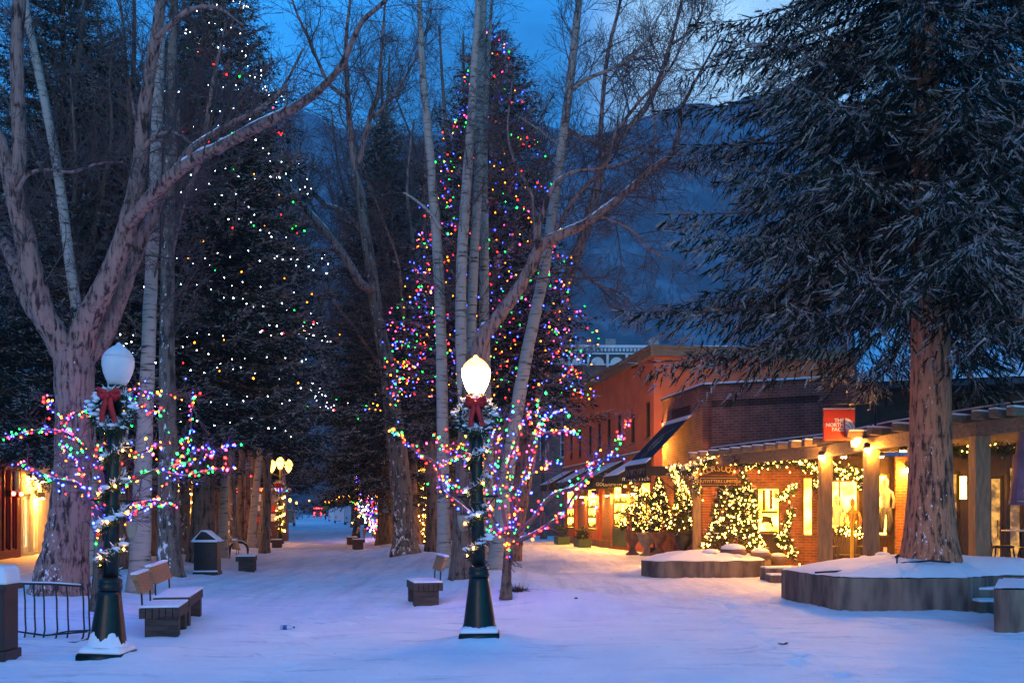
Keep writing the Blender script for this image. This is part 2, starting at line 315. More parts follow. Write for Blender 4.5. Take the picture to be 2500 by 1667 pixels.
# ------------------------------------------------------------------ ground
SL = .1955                                  # the mall runs 11 degrees left of the view
def ss(a, b, x): t = np.clip((x - a) / (b - a), 0, 1); return t * t * (3 - 2 * t)
MOUNDS = [(-4.15, 39.5, .30, 1.3), (-9.4, 21.5, .22, 1.6), (-1.3, 25.2, .16, 1.5), (-.2, 18.2, .10, 1.5), (.8, 17.2, .12, 1.3), (-7.7, 21, .14, 1.0), (-8.9, 26, .15, 1.2), (-10.3, 33, .2, 1.2),
          (-10.6, 36.5, .2, 1.2), (-13, 51, .25, 2.0), (-.75, 24.5, .15, 1.4), (-3.1, 43, .2, 1.5), (-6.65, 16.2, .12, .9), (-9.6, 17.5, .3, 1.2), (2.2, 17.9, .10, 1.6)]
def H(x, y):
    x = np.asarray(x, float); y = np.asarray(y, float); u = x + SL * y
    g = ss(13.5, 19, y)
    h = .16 * np.exp(-((u + 4.3) / 1.25) ** 2) * ss(12.5, 17, y) + .19 * np.exp(-((u - 3.9) / 1.25) ** 2) * ss(15, 19, y) * (1 - .6 * ss(90, 130, y))
    for (a, b, c, r) in MOUNDS: h = h + .6 * c * np.exp(-((x - a) ** 2 + (y - b) ** 2) / (r * r))
    h = h + .018 * np.sin(x * 1.7 + .6 * np.sin(y * .9)) * np.sin(y * 1.1 + .3) * g + .012 * np.sin(x * .8 + y * .55) + .010 * np.sin(x * 3.1 - y * 2.3) + .013 * np.sin(x * 2.3 + 1.9 * np.sin(y * 1.3)) * np.sin(y * 2.9 + np.sin(x * 1.9)) + .007 * np.sin(x * 6.1 + y * 1.1) * np.sin(y * 5.3 - x * 2)
    for (u0, w) in ((-.85, .16), (.62, .16), (1.05, .1)):       # old ruts along the mall
        h = h - .035 * np.exp(-((u - u0 - .12 * np.sin(y * .21)) / w) ** 2) * ss(17, 23, y)
    tx = -2.75 + .9 * ss(13.2, 10, y) * 1.9                      # a sled line that bends to the right
    h = h - .03 * np.exp(-((x - tx - .08 * np.sin(y * 2)) / .055) ** 2) * ss(9.8, 10.4, y) * (1 - ss(16, 18, y))
    tr = 17.2 + .0 * x - .32 * (x - 2)                           # tyre lines that run out from the planter
    for o in (0, .35): h = h - .022 * np.exp(-((y - (22.6 - .55 * (x - 2.6)) - o) / .09) ** 2) * ss(2.2, 3, x) * (1 - ss(5.5, 6.5, x))
    for (ax, ay) in ((-4.16, 11.55), (-.41, 12.7)): h = h + .07 * np.exp(-(((x - ax) ** 2 + (y - ay) ** 2) / .55 ** 2) ** 2)
    return h
def flatY(py): return F * EYE / (py - HZ)
def base(px, py, Y=20.):
    for _ in range(12): Y = F * (EYE - float(H(X(px, Y), Y))) / (py - HZ)
    return np.array([X(px, Y), Y, float(H(X(px, Y), Y))])
def G(x, y): return np.array([x, y, float(H(x, y))])
ys = np.concatenate([np.arange(-30, 6, 2.), np.arange(6, 20, .09), np.arange(20, 45, .22), np.arange(45, 110, 1.), np.geomspace(110, 4200, 60)])
xs = np.concatenate([-np.geomspace(3000, 30, 26), np.arange(-28, -10, .5), np.arange(-10, 10, .11), np.arange(10, 28, .5), np.geomspace(30, 3000, 26)])
gx, gy = np.meshgrid(xs, ys); gz = H(gx, gy)
fr_ = np.random.default_rng(31); FP = []
for (x0_, y0_, x1_, y1_, st_) in ((-2.3, 9.5, -3.4, 19, .68), (-.9, 30, -2.2, 13.5, .7), (3.2, 10, 4.4, 24, .72), (1.5, 21, 6.2, 13.6, .66), (-4, 36, -3.2, 19, .7)):
    L_ = math.hypot(x1_ - x0_, y1_ - y0_); n_ = int(L_ / st_); dx_, dy_ = (x1_ - x0_) / L_, (y1_ - y0_) / L_
    for q_ in range(n_): t_ = q_ * st_ + fr_.normal(0, .05); sd_ = .11 * (1 if q_ % 2 else -1) + .25 * math.sin(t_ * .35); FP.append((x0_ + dx_ * t_ - dy_ * sd_, y0_ + dy_ * t_ + dx_ * sd_, dx_, dy_))
nr0 = (gy > 8) & (gy < 38) & (abs(gx) < 10)
qx, qy = gx[nr0], gy[nr0]; dd_ = np.zeros(len(qx))
for (a_, b_, dx_, dy_) in FP:
    l_ = (qx - a_) * dx_ + (qy - b_) * dy_; w_ = -(qx - a_) * dy_ + (qy - b_) * dx_; e_ = (l_ / .17) ** 2 + (w_ / .08) ** 2; dd_ += np.where(e_ < 9, -.085 * np.exp(-e_) + .026 * np.exp(-(np.sqrt(e_) - 1.7) ** 2 * 4), 0)
gz[nr0] += dd_
gz = gz + .006 * rng.standard_normal(gz.shape) * ((gy < 45) & (abs(gx) < 12))
i = np.arange(len(ys) - 1)[:, None] * len(xs) + np.arange(len(xs) - 1)[None]
m = MB().add(np.stack([gx, gy, gz], -1).reshape(-1, 3), np.stack([i, i + 1, i + len(xs) + 1, i + len(xs)], -1).reshape(-1, 4), 0, True)
tag(obj('snow_ground', m, M['snowground'], fix=False), kind='structure')

# mountain behind the town
def MZ(x, y):
    k = ss(650, 1750, y)
    r = .5 + .5 * np.sin(x * .0021 + 1.2) * np.sin(y * .0012) + .28 * np.sin(x * .0075 + y * .003) + .12 * np.sin(x * .019 - y * .011)
    return k * (560 + 110 * r) + 14 * k * np.sin(x * .031 + .8 * np.sin(y * .02)) - 3
mx_, my_ = np.meshgrid(np.linspace(-2400, 2600, 190), np.linspace(640, 2600, 110))
i = np.arange(109)[:, None] * 190 + np.arange(189)[None]
mm, nt, b = mk('mountain_snow_haze_tint'); b.inputs['Roughness'].default_value = .95
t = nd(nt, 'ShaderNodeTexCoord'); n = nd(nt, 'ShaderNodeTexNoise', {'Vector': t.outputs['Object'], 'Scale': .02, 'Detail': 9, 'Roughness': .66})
nt.links.new(ramp(nt, n.outputs[0], [(.40, (.010, .016, .024)), (.5, (.04, .065, .085)), (.60, (.17, .24, .28))]), b.inputs['Base Color'])  # snow and forest patches, darkened and tinted blue in place of haze
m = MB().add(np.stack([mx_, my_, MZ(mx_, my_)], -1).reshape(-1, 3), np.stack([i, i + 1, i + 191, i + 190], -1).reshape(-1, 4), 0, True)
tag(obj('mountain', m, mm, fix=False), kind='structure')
k = 42000
fx = rng.uniform(-1500, 1500, k); fy = rng.uniform(690, 1900, k)
pat = np.sin(fx * .011 + 2 * np.sin(fy * .006)) + np.sin(fy * .013 + fx * .004) + .5 * np.sin(fx * .03)
kp = (pat > -.1) | (rng.random(k) < .12) | (fy < 800); kp &= (fy < 1380); fx = fx[kp]; fy = fy[kp]; fz = MZ(fx, fy)
hh = rng.uniform(4, 9.5, len(fx)); rr = hh * rng.uniform(.14, .2, len(fx)); an = rng.uniform(0, 6, len(fx))
T = []
for q in range(5):
    a0, a1 = an + q * 2 * PI / 5, an + (q + 1) * 2 * PI / 5
    T.append(np.stack([np.stack([fx + rr * np.cos(a0), fy + rr * np.sin(a0), fz], -1), np.stack([fx + rr * np.cos(a1), fy + rr * np.sin(a1), fz], -1), np.stack([fx, fy, fz + hh], -1)], 1))
M['farforest'] = mat('far_forest', (.012, .02, .022), (.006, .011, .013), .05, .95)
tag(obj('mountain_forest', MB().tri(np.concatenate(T)), M['farforest'], fix=False), kind='stuff')

# ------------------------------------------------------------------ conifers
def unit(v): return v / np.maximum(np.linalg.norm(v, axis=-1, keepdims=True), 1e-9)
def flake_tris(p, d, ln, wd, rg):
    r = unit(rg.standard_normal(p.shape)); s = unit(np.cross(d, r)) * (wd / 2)[:, None]
    return np.stack([p - s, p + s, p + d * ln[:, None]], 1)
def bough(L, seed, step, fstep, nf, fl, fw, frost, flen=.2, droop=.30, spread=.5, hang=(.02, .42), fh=.65, blade=0):
    rg = np.random.default_rng(seed)
    n = max(5, int(L / .25)); t = np.linspace(0, 1, n)
    wob = np.cumsum(rg.normal(0, .022, n)) * L * .25
    ax = np.stack([t * L, wob, -droop * L * t + .62 * droop * L * t ** 2.2], -1)
    bp, bd, bq = [], [], []
    tt = np.arange(.12, 1.0, step / L)
    for q in tt:
        p = np.array([np.interp(q, t, ax[:, k]) for k in range(3)])
        for sgn in (1, -1):
            sl = min(.95, .16 + .40 * L * (1 - q) * rg.uniform(.6, 1.15)) * (1 if q > .25 else .7)
            ang = rg.uniform(.55, 1.0); sd_ = np.array([math.cos(ang), sgn * math.sin(ang), -rg.uniform(*hang)])
            for w in np.arange(.05, sl, fstep):
                o = p + sd_ * w + np.array([0, 0, -.14 * w * w]); tw = rg.uniform(.3, .8) * rg.choice([-1, 1])
                c, s_ = math.cos(tw), math.sin(tw)
                bp.append(o); bq.append(q); bd.append([sd_[0] * c - sd_[1] * s_, sd_[0] * s_ + sd_[1] * c, sd_[2] - rg.uniform(.0, fh)])
            bp.append(p + sd_ * sl); bd.append(sd_); bq.append(1)
        if rg.random() < .8: bp.append(p); bq.append(q); bd.append([rg.uniform(.3, 1), rg.uniform(-.5, .5), rg.uniform(.0, .5)])
    bp.append(ax[-1]); bd.append([1, 0, .1]); bq.append(1)
    bp = np.array(bp); bd = unit(np.array(bd)); k = len(bp); fr = rg.random(k) < frost * (.3 + 1.1 * np.array(bq))
    ln = flen * rg.uniform(.6, 1.3, k)
    u = rg.uniform(0, 1, (k, nf)); pos = bp[:, None] + bd[:, None] * (u * ln[:, None])[..., None]
    d = unit(bd[:, None] + spread * rg.standard_normal((k, nf, 3)))
    mi = ((fr[:, None] & (rg.random((k, nf)) < .88)) | (rg.random((k, nf)) < frost * .06)).astype(int)
    # frost lies on the upper side of the twigs
    mi = np.where(d[..., 2] < -.35, 0, mi)
    if blade:      # the needled twig itself: crossed narrow blades
        Bt, Bm = [], []
        for q in range(3):
            w_ = blade * rg.uniform(.7, 1.2, k); T3 = flake_tris(bp + bd * (.12 * ln)[:, None] * q, unit(bd + .10 * rg.standard_normal((k, 3))), ln * (1.05 - .2 * q), w_, rg); Bt.append(T3); Bm.append((fr & (q != 1)).astype(int))
        Bt = np.concatenate(Bt); Bm = np.concatenate(Bm)
    # settled snow along the top of the bough
    nsn = int(34 * L); ts = rg.uniform(.22, 1, nsn); ps = np.stack([np.interp(ts, t, ax[:, q]) for q in range(3)], -1) + rg.normal(0, 1, (nsn, 3)) * [.04, .03 + .05 * flen, .02] + [0, 0, .03]
    dsn = unit(np.stack([rg.uniform(.5, 1, nsn), rg.normal(0, .5, nsn), rg.normal(-.05, .12, nsn)], -1)); sv = np.stack([-dsn[:, 1], dsn[:, 0], 0 * dsn[:, 0]], -1) * (fw * 1.3); Ts = np.stack([ps - sv, ps + sv, ps + dsn * (fl * rg.uniform(.8, 1.6, nsn))[:, None]], 1)
    T = flake_tris(pos.reshape(-1, 3), d.reshape(-1, 3), (fl * rg.uniform(.7, 1.3, (k, nf))).ravel(), (fw * rg.uniform(.7, 1.3, (k, nf))).ravel(), rg)
    if blade: T = np.concatenate([T, Bt]); mi = np.concatenate([mi.ravel(), Bm])
    return L, np.concatenate([T, Ts]), np.concatenate([mi.ravel(), np.ones(nsn, int)]), ax
LENS = (.7, 1.2, 1.9, 2.7, 3.6, 4.6)
FINE = [bough(L, 10 * k + q, .15, .11, 9, .052, .011, .46, .24, spread=.8, blade=.029, hang=(.1, .8), fh=.95) for k, L in enumerate(LENS) for q in range(3)]
MED = [bough(L, 70 + 10 * k + q, .24, .17, 6, .11, .032, .40, .27) for k, L in enumerate(LENS) for q in range(2)]
LOW = [bough(L, 170 + 10 * k + q, .42, .32, 5, .22, .075, .30, .4) for k, L in enumerate(LENS) for q in range(2)]
def conifer(name, loc, Ht, z0, Rm, tmpl, spacing, per, trunk_r, label, group=None, seed=1, barkm='brownbark', top=None, pw=.85, dr=0., droopers=0, trunk_lean=(0, 0)):
    rg = np.random.default_rng(seed)
    root = empty(name, loc, 0, label, 'tree', group)
    zt = np.linspace(-.3, Ht, 26); sw = .04 * np.sin(zt * .6 + seed)
    rad = trunk_r * np.maximum(.04, (1 - np.maximum(zt, 0) / Ht)) ** .9 * (1 + .55 * np.exp(-np.maximum(zt, 0) / .45))
    px_ = trunk_lean[0] * zt / Ht; py_ = trunk_lean[1] * zt / Ht
    obj('trunk', MB().tube(np.stack([px_ + sw, py_ + sw * .5, zt], -1), rad, 16), M[barkm], root, fix=False)
    mb = MB(); TT, MI = [], []; z = z0; lens = np.array([t[0] for t in tmpl]); a0 = 0
    zmax = top or Ht - .1
    while z < zmax:
        f = (z - z0) / (Ht - z0); rr = Rm * (1 - f) ** pw
        k = max(3, int(per * (.55 + .45 * (1 - f)))); a0 += rg.uniform(.3, 1.2)
        for q in range(k):
            L = rr * rg.uniform(.68, 1.12) + .12
            c = np.argsort(abs(lens - L))[:3]; t = tmpl[rg.choice(c[lens[c] == lens[c[0]]])]
            s = L / t[0]; sc3 = np.array([s, s, s]); az = a0 + q * 2 * PI / k + rg.uniform(-.25, .25)
            pitch = rg.uniform(-.1, .12) + dr + .38 * f
            ca, sa, cp, sp = math.cos(az), math.sin(az), math.cos(pitch), math.sin(pitch)
            Rz = np.array([[ca, -sa, 0], [sa, ca, 0], [0, 0, 1]]) @ np.array([[cp, 0, -sp], [0, 1, 0], [sp, 0, cp]])
            o = np.array([trunk_lean[0] * z / Ht, trunk_lean[1] * z / Ht, z + rg.uniform(-.12, .12)])
            TT.append((t[1] * sc3).reshape(-1, 3) @ Rz.T + o); MI.append(t[2])
            mb.tube((t[3] * sc3) @ Rz.T + o, np.linspace(.012 + .008 * L, .004, len(t[3])), 3, 2)
        z += spacing * rg.uniform(.75, 1.25) * (1 - .35 * f)
    v = np.concatenate(TT); mb.add(v, np.arange(len(v)).reshape(-1, 3), np.concatenate(MI))
    obj('crown', mb, [M['needle'], M['frost'], M['twig']], root, fix=False)
    return root

# ------------------------------------------------------------------ bare trees
def wander(p0, d, L, n, wob, up, rg):
    pts = [np.asarray(p0, float)]; d = unit(np.asarray(d, float)); st = L / n
    for _ in range(n):
        d = unit(d + wob * rg.standard_normal(3) + np.array([0, 0, up])); pts.append(pts[-1] + d * st)
    return np.array(pts)
def sprout(mb, pts, r0, r1, depth, rg, every, lmul, frac0=.2, up=.05, rmin=.007, ang=(.5, 1.05), nmax=60):
    """twigs off a limb; each carries finer twigs"""
    seg = np.linalg.norm(np.diff(pts, axis=0), axis=1); cum = np.concatenate([[0], np.cumsum(seg)]); Lt = cum[-1]
    s = Lt * frac0; cnt = 0
    while s < Lt and cnt < nmax:
        p = np.array([np.interp(s, cum, pts[:, k]) for k in range(3)]); i = min(len(seg) - 1, np.searchsorted(cum, s) - 1 if s > 0 else 0)
        t = unit(pts[i + 1] - pts[i]); r = r0 + (r1 - r0) * s / Lt
        q = unit(np.cross(t, rg.standard_normal(3))); a = rg.uniform(*ang)
        d = t * math.cos(a) + q * math.sin(a)
        L = lmul * (1.15 - .75 * s / Lt) * rg.uniform(.45, 1.2)
        rb = min(r * .6, max(rmin, .011 * L)); n = max(3, int(L / .3))
        bp = wander(p, d, L, min(n, 9), .16, up, rg)
        mb.tube(bp, np.linspace(rb, rmin * .75, len(bp)), 4 if rb > .015 else 3, 0, cap=False)
        if depth > 1: sprout(mb, bp, rb, rmin, depth - 1, rg, every * .62, lmul * .48, .15, up, rmin, ang, nmax)
        s += every * rg.uniform(.5, 1.5); cnt += 1
def resample(pts, r, n):
    pts = np.asarray(pts, float); r = np.asarray(r, float); k = len(pts)
    # Catmull-Rom through the given joints
    q = np.vstack([2 * pts[0] - pts[1], pts, 2 * pts[-1] - pts[-2]]); out, ro = [], []
    for i in range(k - 1):
        for t in np.linspace(0, 1, n, endpoint=False):
            a, b, c, d = q[i:i + 4]
            out.append(.5 * ((2 * b) + (c - a) * t + (2 * a - 5 * b + 4 * c - d) * t * t + (3 * b - a - 3 * c + d) * t ** 3)); ro.append(r[i] + (r[i + 1] - r[i]) * t)
    out.append(pts[-1]); ro.append(r[-1]); return np.array(out), np.array(ro)
def lumpy(mb, pts, r, sides, rg, amp=.05, m=0):
    n0 = mb.n; mb.tube(pts, r, sides, m); v = mb.v[-1]; k = len(v) // sides
    mb.v[-1] = v + (rg.standard_normal((k, sides, 3)) * (np.asarray(r)[:, None, None] * amp)).reshape(-1, 3)
def cap_line(mb, pts, r, t0=0., t1=1., h=.45):
    """a ridge of settled snow along the top of a limb"""
    k = len(pts); a, b = int(t0 * (k - 1)), int(t1 * (k - 1)) + 1
    if b - a < 3: return
    p = pts[a:b].copy(); q = np.asarray(r)[a:b]; rr = q * np.sin(np.linspace(.15, PI - .15, b - a)) ** .5 * rng.uniform(.45, .8, b - a)
    p[:, 2] += q * .72; mb.tube(p, rr, 7)
TW = .62
def bare_tree(name, root_p, trunk, limbs, label, barkm, limbm, group=None, seed=3, every=.42, lmul=1.9, depth=3, caps=(), frac=.25, twig_trunk=.5, up=.05, flare=True):
    """trunk and limbs: (points, radii) in world space; one mesh per limb, the fine twigs one crown"""
    rg = np.random.default_rng(seed); every = every * TW
    root = empty(name, root_p, 0, label, 'tree', group); o = np.asarray(root_p, float)
    pts, r = resample(trunk[0], trunk[1], 7); pts = pts - o
    if flare: r = r * (1 + .45 * np.exp(-np.maximum(pts[:, 2], 0) / .4))
    mb = MB(); lumpy(mb, pts, r, 20, rg, .035); obj('trunk', mb, M[barkm], root, fix=False)
    tw = MB()
    if twig_trunk: sprout(tw, pts, r[0], r[-1], depth, rg, every, lmul, twig_trunk, up)
    for j, (lp, lr) in enumerate(limbs):
        p, q = resample(lp, lr, 6); p = p - o
        mb = MB(); lumpy(mb, p, q, 12, rg, .04); obj('limb', mb, M[limbm], root, fix=False)
        sprout(tw, p, q[0], q[-1], depth, rg, every, lmul, frac, up)
        for (jj, t0, t1) in caps:
            if jj == j:
                snow = MB(); cap_line(snow, p, q, t0, t1)
                if snow.n: obj('snow_cap', snow, M['snow'], root, fix=False)
    if tw.n: obj('crown', tw, M['twig'], root, fix=False)
    return root
def px(seq, Y, r):
    """joints given as seen in the photo, at a distance Y (or one each), with radii in metres"""
    Ys = np.broadcast_to(np.asarray(Y, float), (len(seq),))
    return np.array([P(a, b, y) for (a, b), y in zip(seq, Ys)]), np.array(r, float)

# ------------------------------------------------------------------ the trees of the mall
def at_base(a, b): q = base(a, b); return q - np.array([0, 0, .12])
b = at_base(145, 1450); Y = b[1]
tr = px([(143, 1468), (152, 1400), (163, 1320), (171, 1240), (179, 1120), (182, 990), (181, 890), (176, 845)], Y, [.50, .47, .44, .40, .37, .38, .40, .36]); tr[0][0] = b
limbs = [px([(168, 880), (140, 825), (109, 771), (82, 681), (59, 574), (37, 479), (21, 415), (3, 350), (-40, 260)], np.linspace(Y, Y - .8, 9), [.30, .27, .25, .23, .21, .19, .16, .13, .08]),
         px([(30, 452), (46, 415), (46, 319), (41, 160), (47, 0), (55, -120), (70, -330)], Y - .6, [.12, .14, .135, .13, .12, .09, .04]),
         px([(186, 880), (213, 787), (255, 702), (298, 596), (319, 521), (340, 410), (347, 309), (362, 207), (375, 122), (389, 30), (400, -90), (420, -300)], np.linspace(Y, Y - 1.2, 12), [.31, .27, .23, .20, .185, .15, .135, .125, .11, .10, .08, .04]),
         px([(312, 545), (346, 510), (374, 474), (425, 425), (479, 388), (540, 358), (625, 311), (694, 277), (763, 234), (830, 165), (880, 60), (935, 8), (1000, -60)], np.linspace(Y - .6, Y - 3.0, 13), [.14, .14, .135, .125, .115, .105, .10, .09, .075, .055, .045, .035, .02]),
         px([(205, 880), (250, 830), (287, 745), (319, 654), (351, 574), (383, 505), (420, 400), (440, 260)], np.linspace(Y + .2, Y + .5, 8), [.22, .19, .165, .15, .13, .11, .08, .03]),
         px([(420, 428), (457, 372), (511, 332), (574, 296), (630, 268), (690, 215), (740, 120)], np.linspace(Y - 1.2, Y - .2, 7), [.06, .058, .052, .045, .04, .03, .02]),
         px([(380, 95), (425, 53), (468, 23), (532, 20), (590, 60)], Y - 1.2, [.055, .05, .045, .035, .02]),
         px([(118, 800), (69, 735), (37, 655), (11, 596), (-35, 560), (-90, 500)], np.linspace(Y, Y + 1, 6), [.19, .17, .15, .13, .11, .05]),
         px([(345, 370), (372, 340), (420, 322), (470, 352), (500, 380)], Y - 1, [.04, .036, .03, .025, .015]),
         px([(40, 470), (70, 425), (120, 415), (175, 420), (240, 400), (300, 395)], Y - .9, [.045, .04, .035, .03, .025, .015])]
kr = Y / 21.; tr = (tr[0], tr[1] * kr); limbs = [(p, q * kr) for p, q in limbs]
bare_tree('cottonwood_tree', b, tr, limbs, 'huge forked cottonwood with furrowed pinkish bark and a snow-plastered burl at its foot', 'cotton', 'cotton_plain', seed=11, every=.42, lmul=1.7,
          caps=((3, .18, .72), (4, .25, .75), (5, .1, .5), (0, .05, .2)), frac=.3, twig_trunk=0, up=-.02)
# a pad of snow in the burl
def aspen(seq, Y, r, label, seed, barkm='aspen', every=.52, lmul=1.7, name='aspen_tree', limbs=(), group=None, tt=.35, caps=(), depth=3, up=.06, frac=.2):
    bb = at_base(*seq[0]) if Y is None else G(X(seq[0][0], Y), Y) - np.array([0, 0, .12]); Yb = bb[1]
    kr = Yb / flatY(seq[0][1]) if Y is None else 1.0
    r = np.array(r) * kr; limbs = [(s, dy, np.array(rr) * kr) for (s, dy, rr) in limbs]
    t = px(seq, Yb, r); t[0][0] = bb
    L = [px(s, Yb + dy, rr) for (s, dy, rr) in limbs]
    return bare_tree(name, bb, t, L, label, barkm, 'cotton_plain' if barkm != 'aspen' else 'aspen', group, seed, every, lmul, depth, caps, frac, tt, up)
aspen([(340, 1446), (347, 1200), (356, 1000), (363, 834), (372, 600), (382, 340), (390, 100), (397, -150), (404, -450)], None, [.22, .18, .15, .138, .125, .115, .10, .07, .03],
      'straight pale aspen rising beside the unlit lamp and the paired benches', 21)
aspen([(232, 1420), (214, 1000), (191, 787), (170, 640), (150, 480), (133, 370), (110, 250), (80, 106), (62, 0), (40, -200)], 24, [.17, .15, .125, .12, .115, .11, .105, .09, .08, .04],
      'pale aspen leaning left behind the fork of the huge cottonwood', 22)
aspen([(415, 1406), (412, 1250), (410, 1080), (408, 900), (410, 600), (416, 300), (424, 50), (430, -200)], None, [.30, .26, .225, .20, .17, .14, .11, .05],
      'dark furrowed cottonwood plastered with snow just behind the paired benches', 23, 'cotton_snowy', name='cottonwood_tree', every=.45, lmul=2.1,
      limbs=[([(411, 640), (440, 520), (490, 380), (520, 200), (560, 20)], .4, [.1, .085, .07, .05, .02]), ([(412, 560), (380, 430), (330, 280), (300, 100)], .6, [.09, .07, .05, .02])])
aspen([(452, 1356), (450, 1200), (448, 1000), (444, 700), (450, 350), (460, 100)], None, [.22, .2, .18, .14, .09, .04], 'snow-streaked cottonwood trunk half hidden to the left of the thick bare brown trunk', 24, 'cotton_snowy', name='cottonwood_tree', every=.7, lmul=2.2)
aspen([(543, 1362), (548, 1200), (556, 1100), (565, 900), (577, 500), (585, 150), (590, -60)], None, [.165, .15, .14, .125, .10, .06, .02], 'pale aspen just right of the dark gabled cabinet', 25)
aspen([(566, 1340), (562, 1200), (560, 1050), (555, 700), (562, 300), (566, 50)], None, [.27, .24, .21, .16, .09, .03], 'dark snow-blotched cottonwood trunk behind the arched rack', 26, 'cotton_snowy', name='cottonwood_tree', every=.8, lmul=2.3)
aspen([(585, 1326), (591, 1150), (600, 900), (612, 500), (618, 250)], None, [.24, .2, .17, .10, .04], 'plain brown trunk between the snow-blotched cottonwood and the leaning aspens', 27, 'brownbark', name='cottonwood_tree', every=.8, lmul=2.3)
aspen([(612, 1327), (622, 1220), (636, 1100), (650, 950), (668, 700), (690, 350), (700, 150)], None, [.21, .19, .175, .15, .11, .06, .02], 'thicker of the two aspens leaning right by the poster kiosk', 28, every=.8, lmul=2.2)
aspen([(632, 1328), (645, 1230), (656, 1134), (668, 1000), (690, 750), (715, 400)], None, [.17, .15, .135, .12, .08, .03], 'thinner of the two aspens leaning right by the poster kiosk', 29, every=.8, lmul=2.0)
aspen([(1128, 1411), (1130, 1300), (1135, 1150), (1146, 1000), (1158, 900), (1162, 862)], None, [.27, .25, .24, .235, .24, .22], 'cottonwood forking above the lit lamp with a long snow-topped limb reaching toward the spruce', 31, 'brownbark', name='cottonwood_tree', every=.38, lmul=2.0, tt=0, up=.0,
      limbs=[([(1164, 880), (1180, 820), (1203, 790), (1254, 723), (1292, 659), (1319, 600), (1367, 574), (1425, 548), (1479, 510), (1532, 468), (1590, 415), (1640, 375), (1658, 319), (1665, 266), (1702, 191), (1760, 85)], -.3, [.22, .20, .18, .16, .145, .13, .115, .105, .095, .085, .075, .065, .05, .045, .035, .02]),
             ([(1312, 615), (1320, 540), (1352, 455), (1404, 420), (1494, 408), (1560, 380), (1620, 330)], -.3, [.07, .065, .055, .045, .04, .03, .015]),
             ([(1310, 610), (1303, 505), (1287, 452), (1258, 400), (1240, 320), (1250, 200)], -.4, [.06, .055, .05, .04, .03, .015]),
             ([(1460, 525), (1540, 560), (1590, 610), (1650, 640)], -.3, [.035, .03, .025, .015]),
             ([(1350, 580), (1400, 490), (1480, 400), (1500, 330), (1560, 250), (1640, 160), (1690, 40)], .3, [.06, .055, .05, .045, .04, .03, .015])],
      caps=((0, .33, .78), (0, .0, .14), (1, .1, .6)))
aspen([(1085, 1410), (1082, 1200), (1080, 1000), (1077, 834), (1070, 650), (1058, 480), (1046, 330), (1030, 150), (1024, 0), (1012, -300)], 24.8, [.17, .155, .145, .137, .13, .12, .105, .085, .065, .03], 'slim pale aspen standing left of the lit lamp, the leftmost stem of that clump', 32,
      limbs=[([(1077, 560), (1050, 520), (1008, 484), (985, 470)], -.2, [.05, .04, .03, .015])])
aspen([(1150, 1405), (1141, 1100), (1128, 900), (1125, 760), (1128, 620), (1138, 470), (1150, 300), (1160, 130), (1168, 0), (1178, -250)], 24.2, [.18, .16, .145, .135, .13, .125, .11, .09, .07, .03], 'ringed brownish aspen running straight up behind the lit globe', 33)
aspen([(1176, 1400), (1168, 1100), (1152, 834), (1157, 638), (1168, 425), (1172, 213), (1182, 0), (1190, -200)], 24.9, [.16, .145, .125, .12, .11, .10, .08, .03], 'pale aspen pressed against the ringed stem behind the lit globe', 34)
aspen([(1196, 1395), (1190, 1100), (1182, 798), (1183, 585), (1181, 425), (1188, 200), (1205, -50)], 25.6, [.16, .15, .13, .115, .10, .07, .03], 'short-topped pale aspen at the right of the clump behind the lit globe', 35)
aspen([(1208, 1400), (1235, 1180), (1262, 1000), (1285, 870), (1308, 760), (1330, 650), (1352, 500), (1372, 350), (1392, 200), (1412, 20), (1425, -100), (1440, -300)], 24, [.19, .17, .16, .15, .14, .13, .12, .11, .10, .085, .065, .03], 'tall aspen leaning right out of the wrapped little tree with the long lit branch', 36, every=.38, lmul=1.9,
      limbs=[([(1385, 230), (1430, 195), (1500, 165), (1560, 120), (1620, 20)], 0, [.055, .05, .04, .03, .015]), ([(1378, 310), (1440, 345), (1520, 360), (1590, 370)], .2, [.045, .04, .03, .015]), ([(1370, 360), (1320, 320), (1260, 280)], .2, [.04, .03, .015])], tt=.5)
aspen([(1245, 1368), (1290, 1100), (1330, 880), (1356, 771), (1390, 670), (1425, 574), (1455, 470), (1479, 372)], 34, [.30, .27, .24, .22, .205, .19, .17, .14], 'rough grey-tan cottonwood leaning far right in front of the mountain', 37, 'cotton_plain', name='cottonwood_tree', every=.42, lmul=2.3, tt=.6,
      limbs=[([(1479, 372), (1530, 320), (1590, 239), (1630, 130), (1665, 0), (1690, -150)], 0, [.13, .11, .09, .07, .05, .02]), ([(1470, 400), (1468, 300), (1484, 133), (1515, 0), (1530, -150)], .2, [.09, .08, .07, .05, .02]),
             ([(1590, 240), (1600, 330), (1570, 420), (1540, 540)], .3, [.05, .04, .03, .015]), ([(1640, 110), (1700, 60), (1740, -60)], 0, [.05, .04, .02]), ([(1400, 640), (1450, 690), (1520, 720), (1570, 780)], -.2, [.05, .04, .03, .012])])
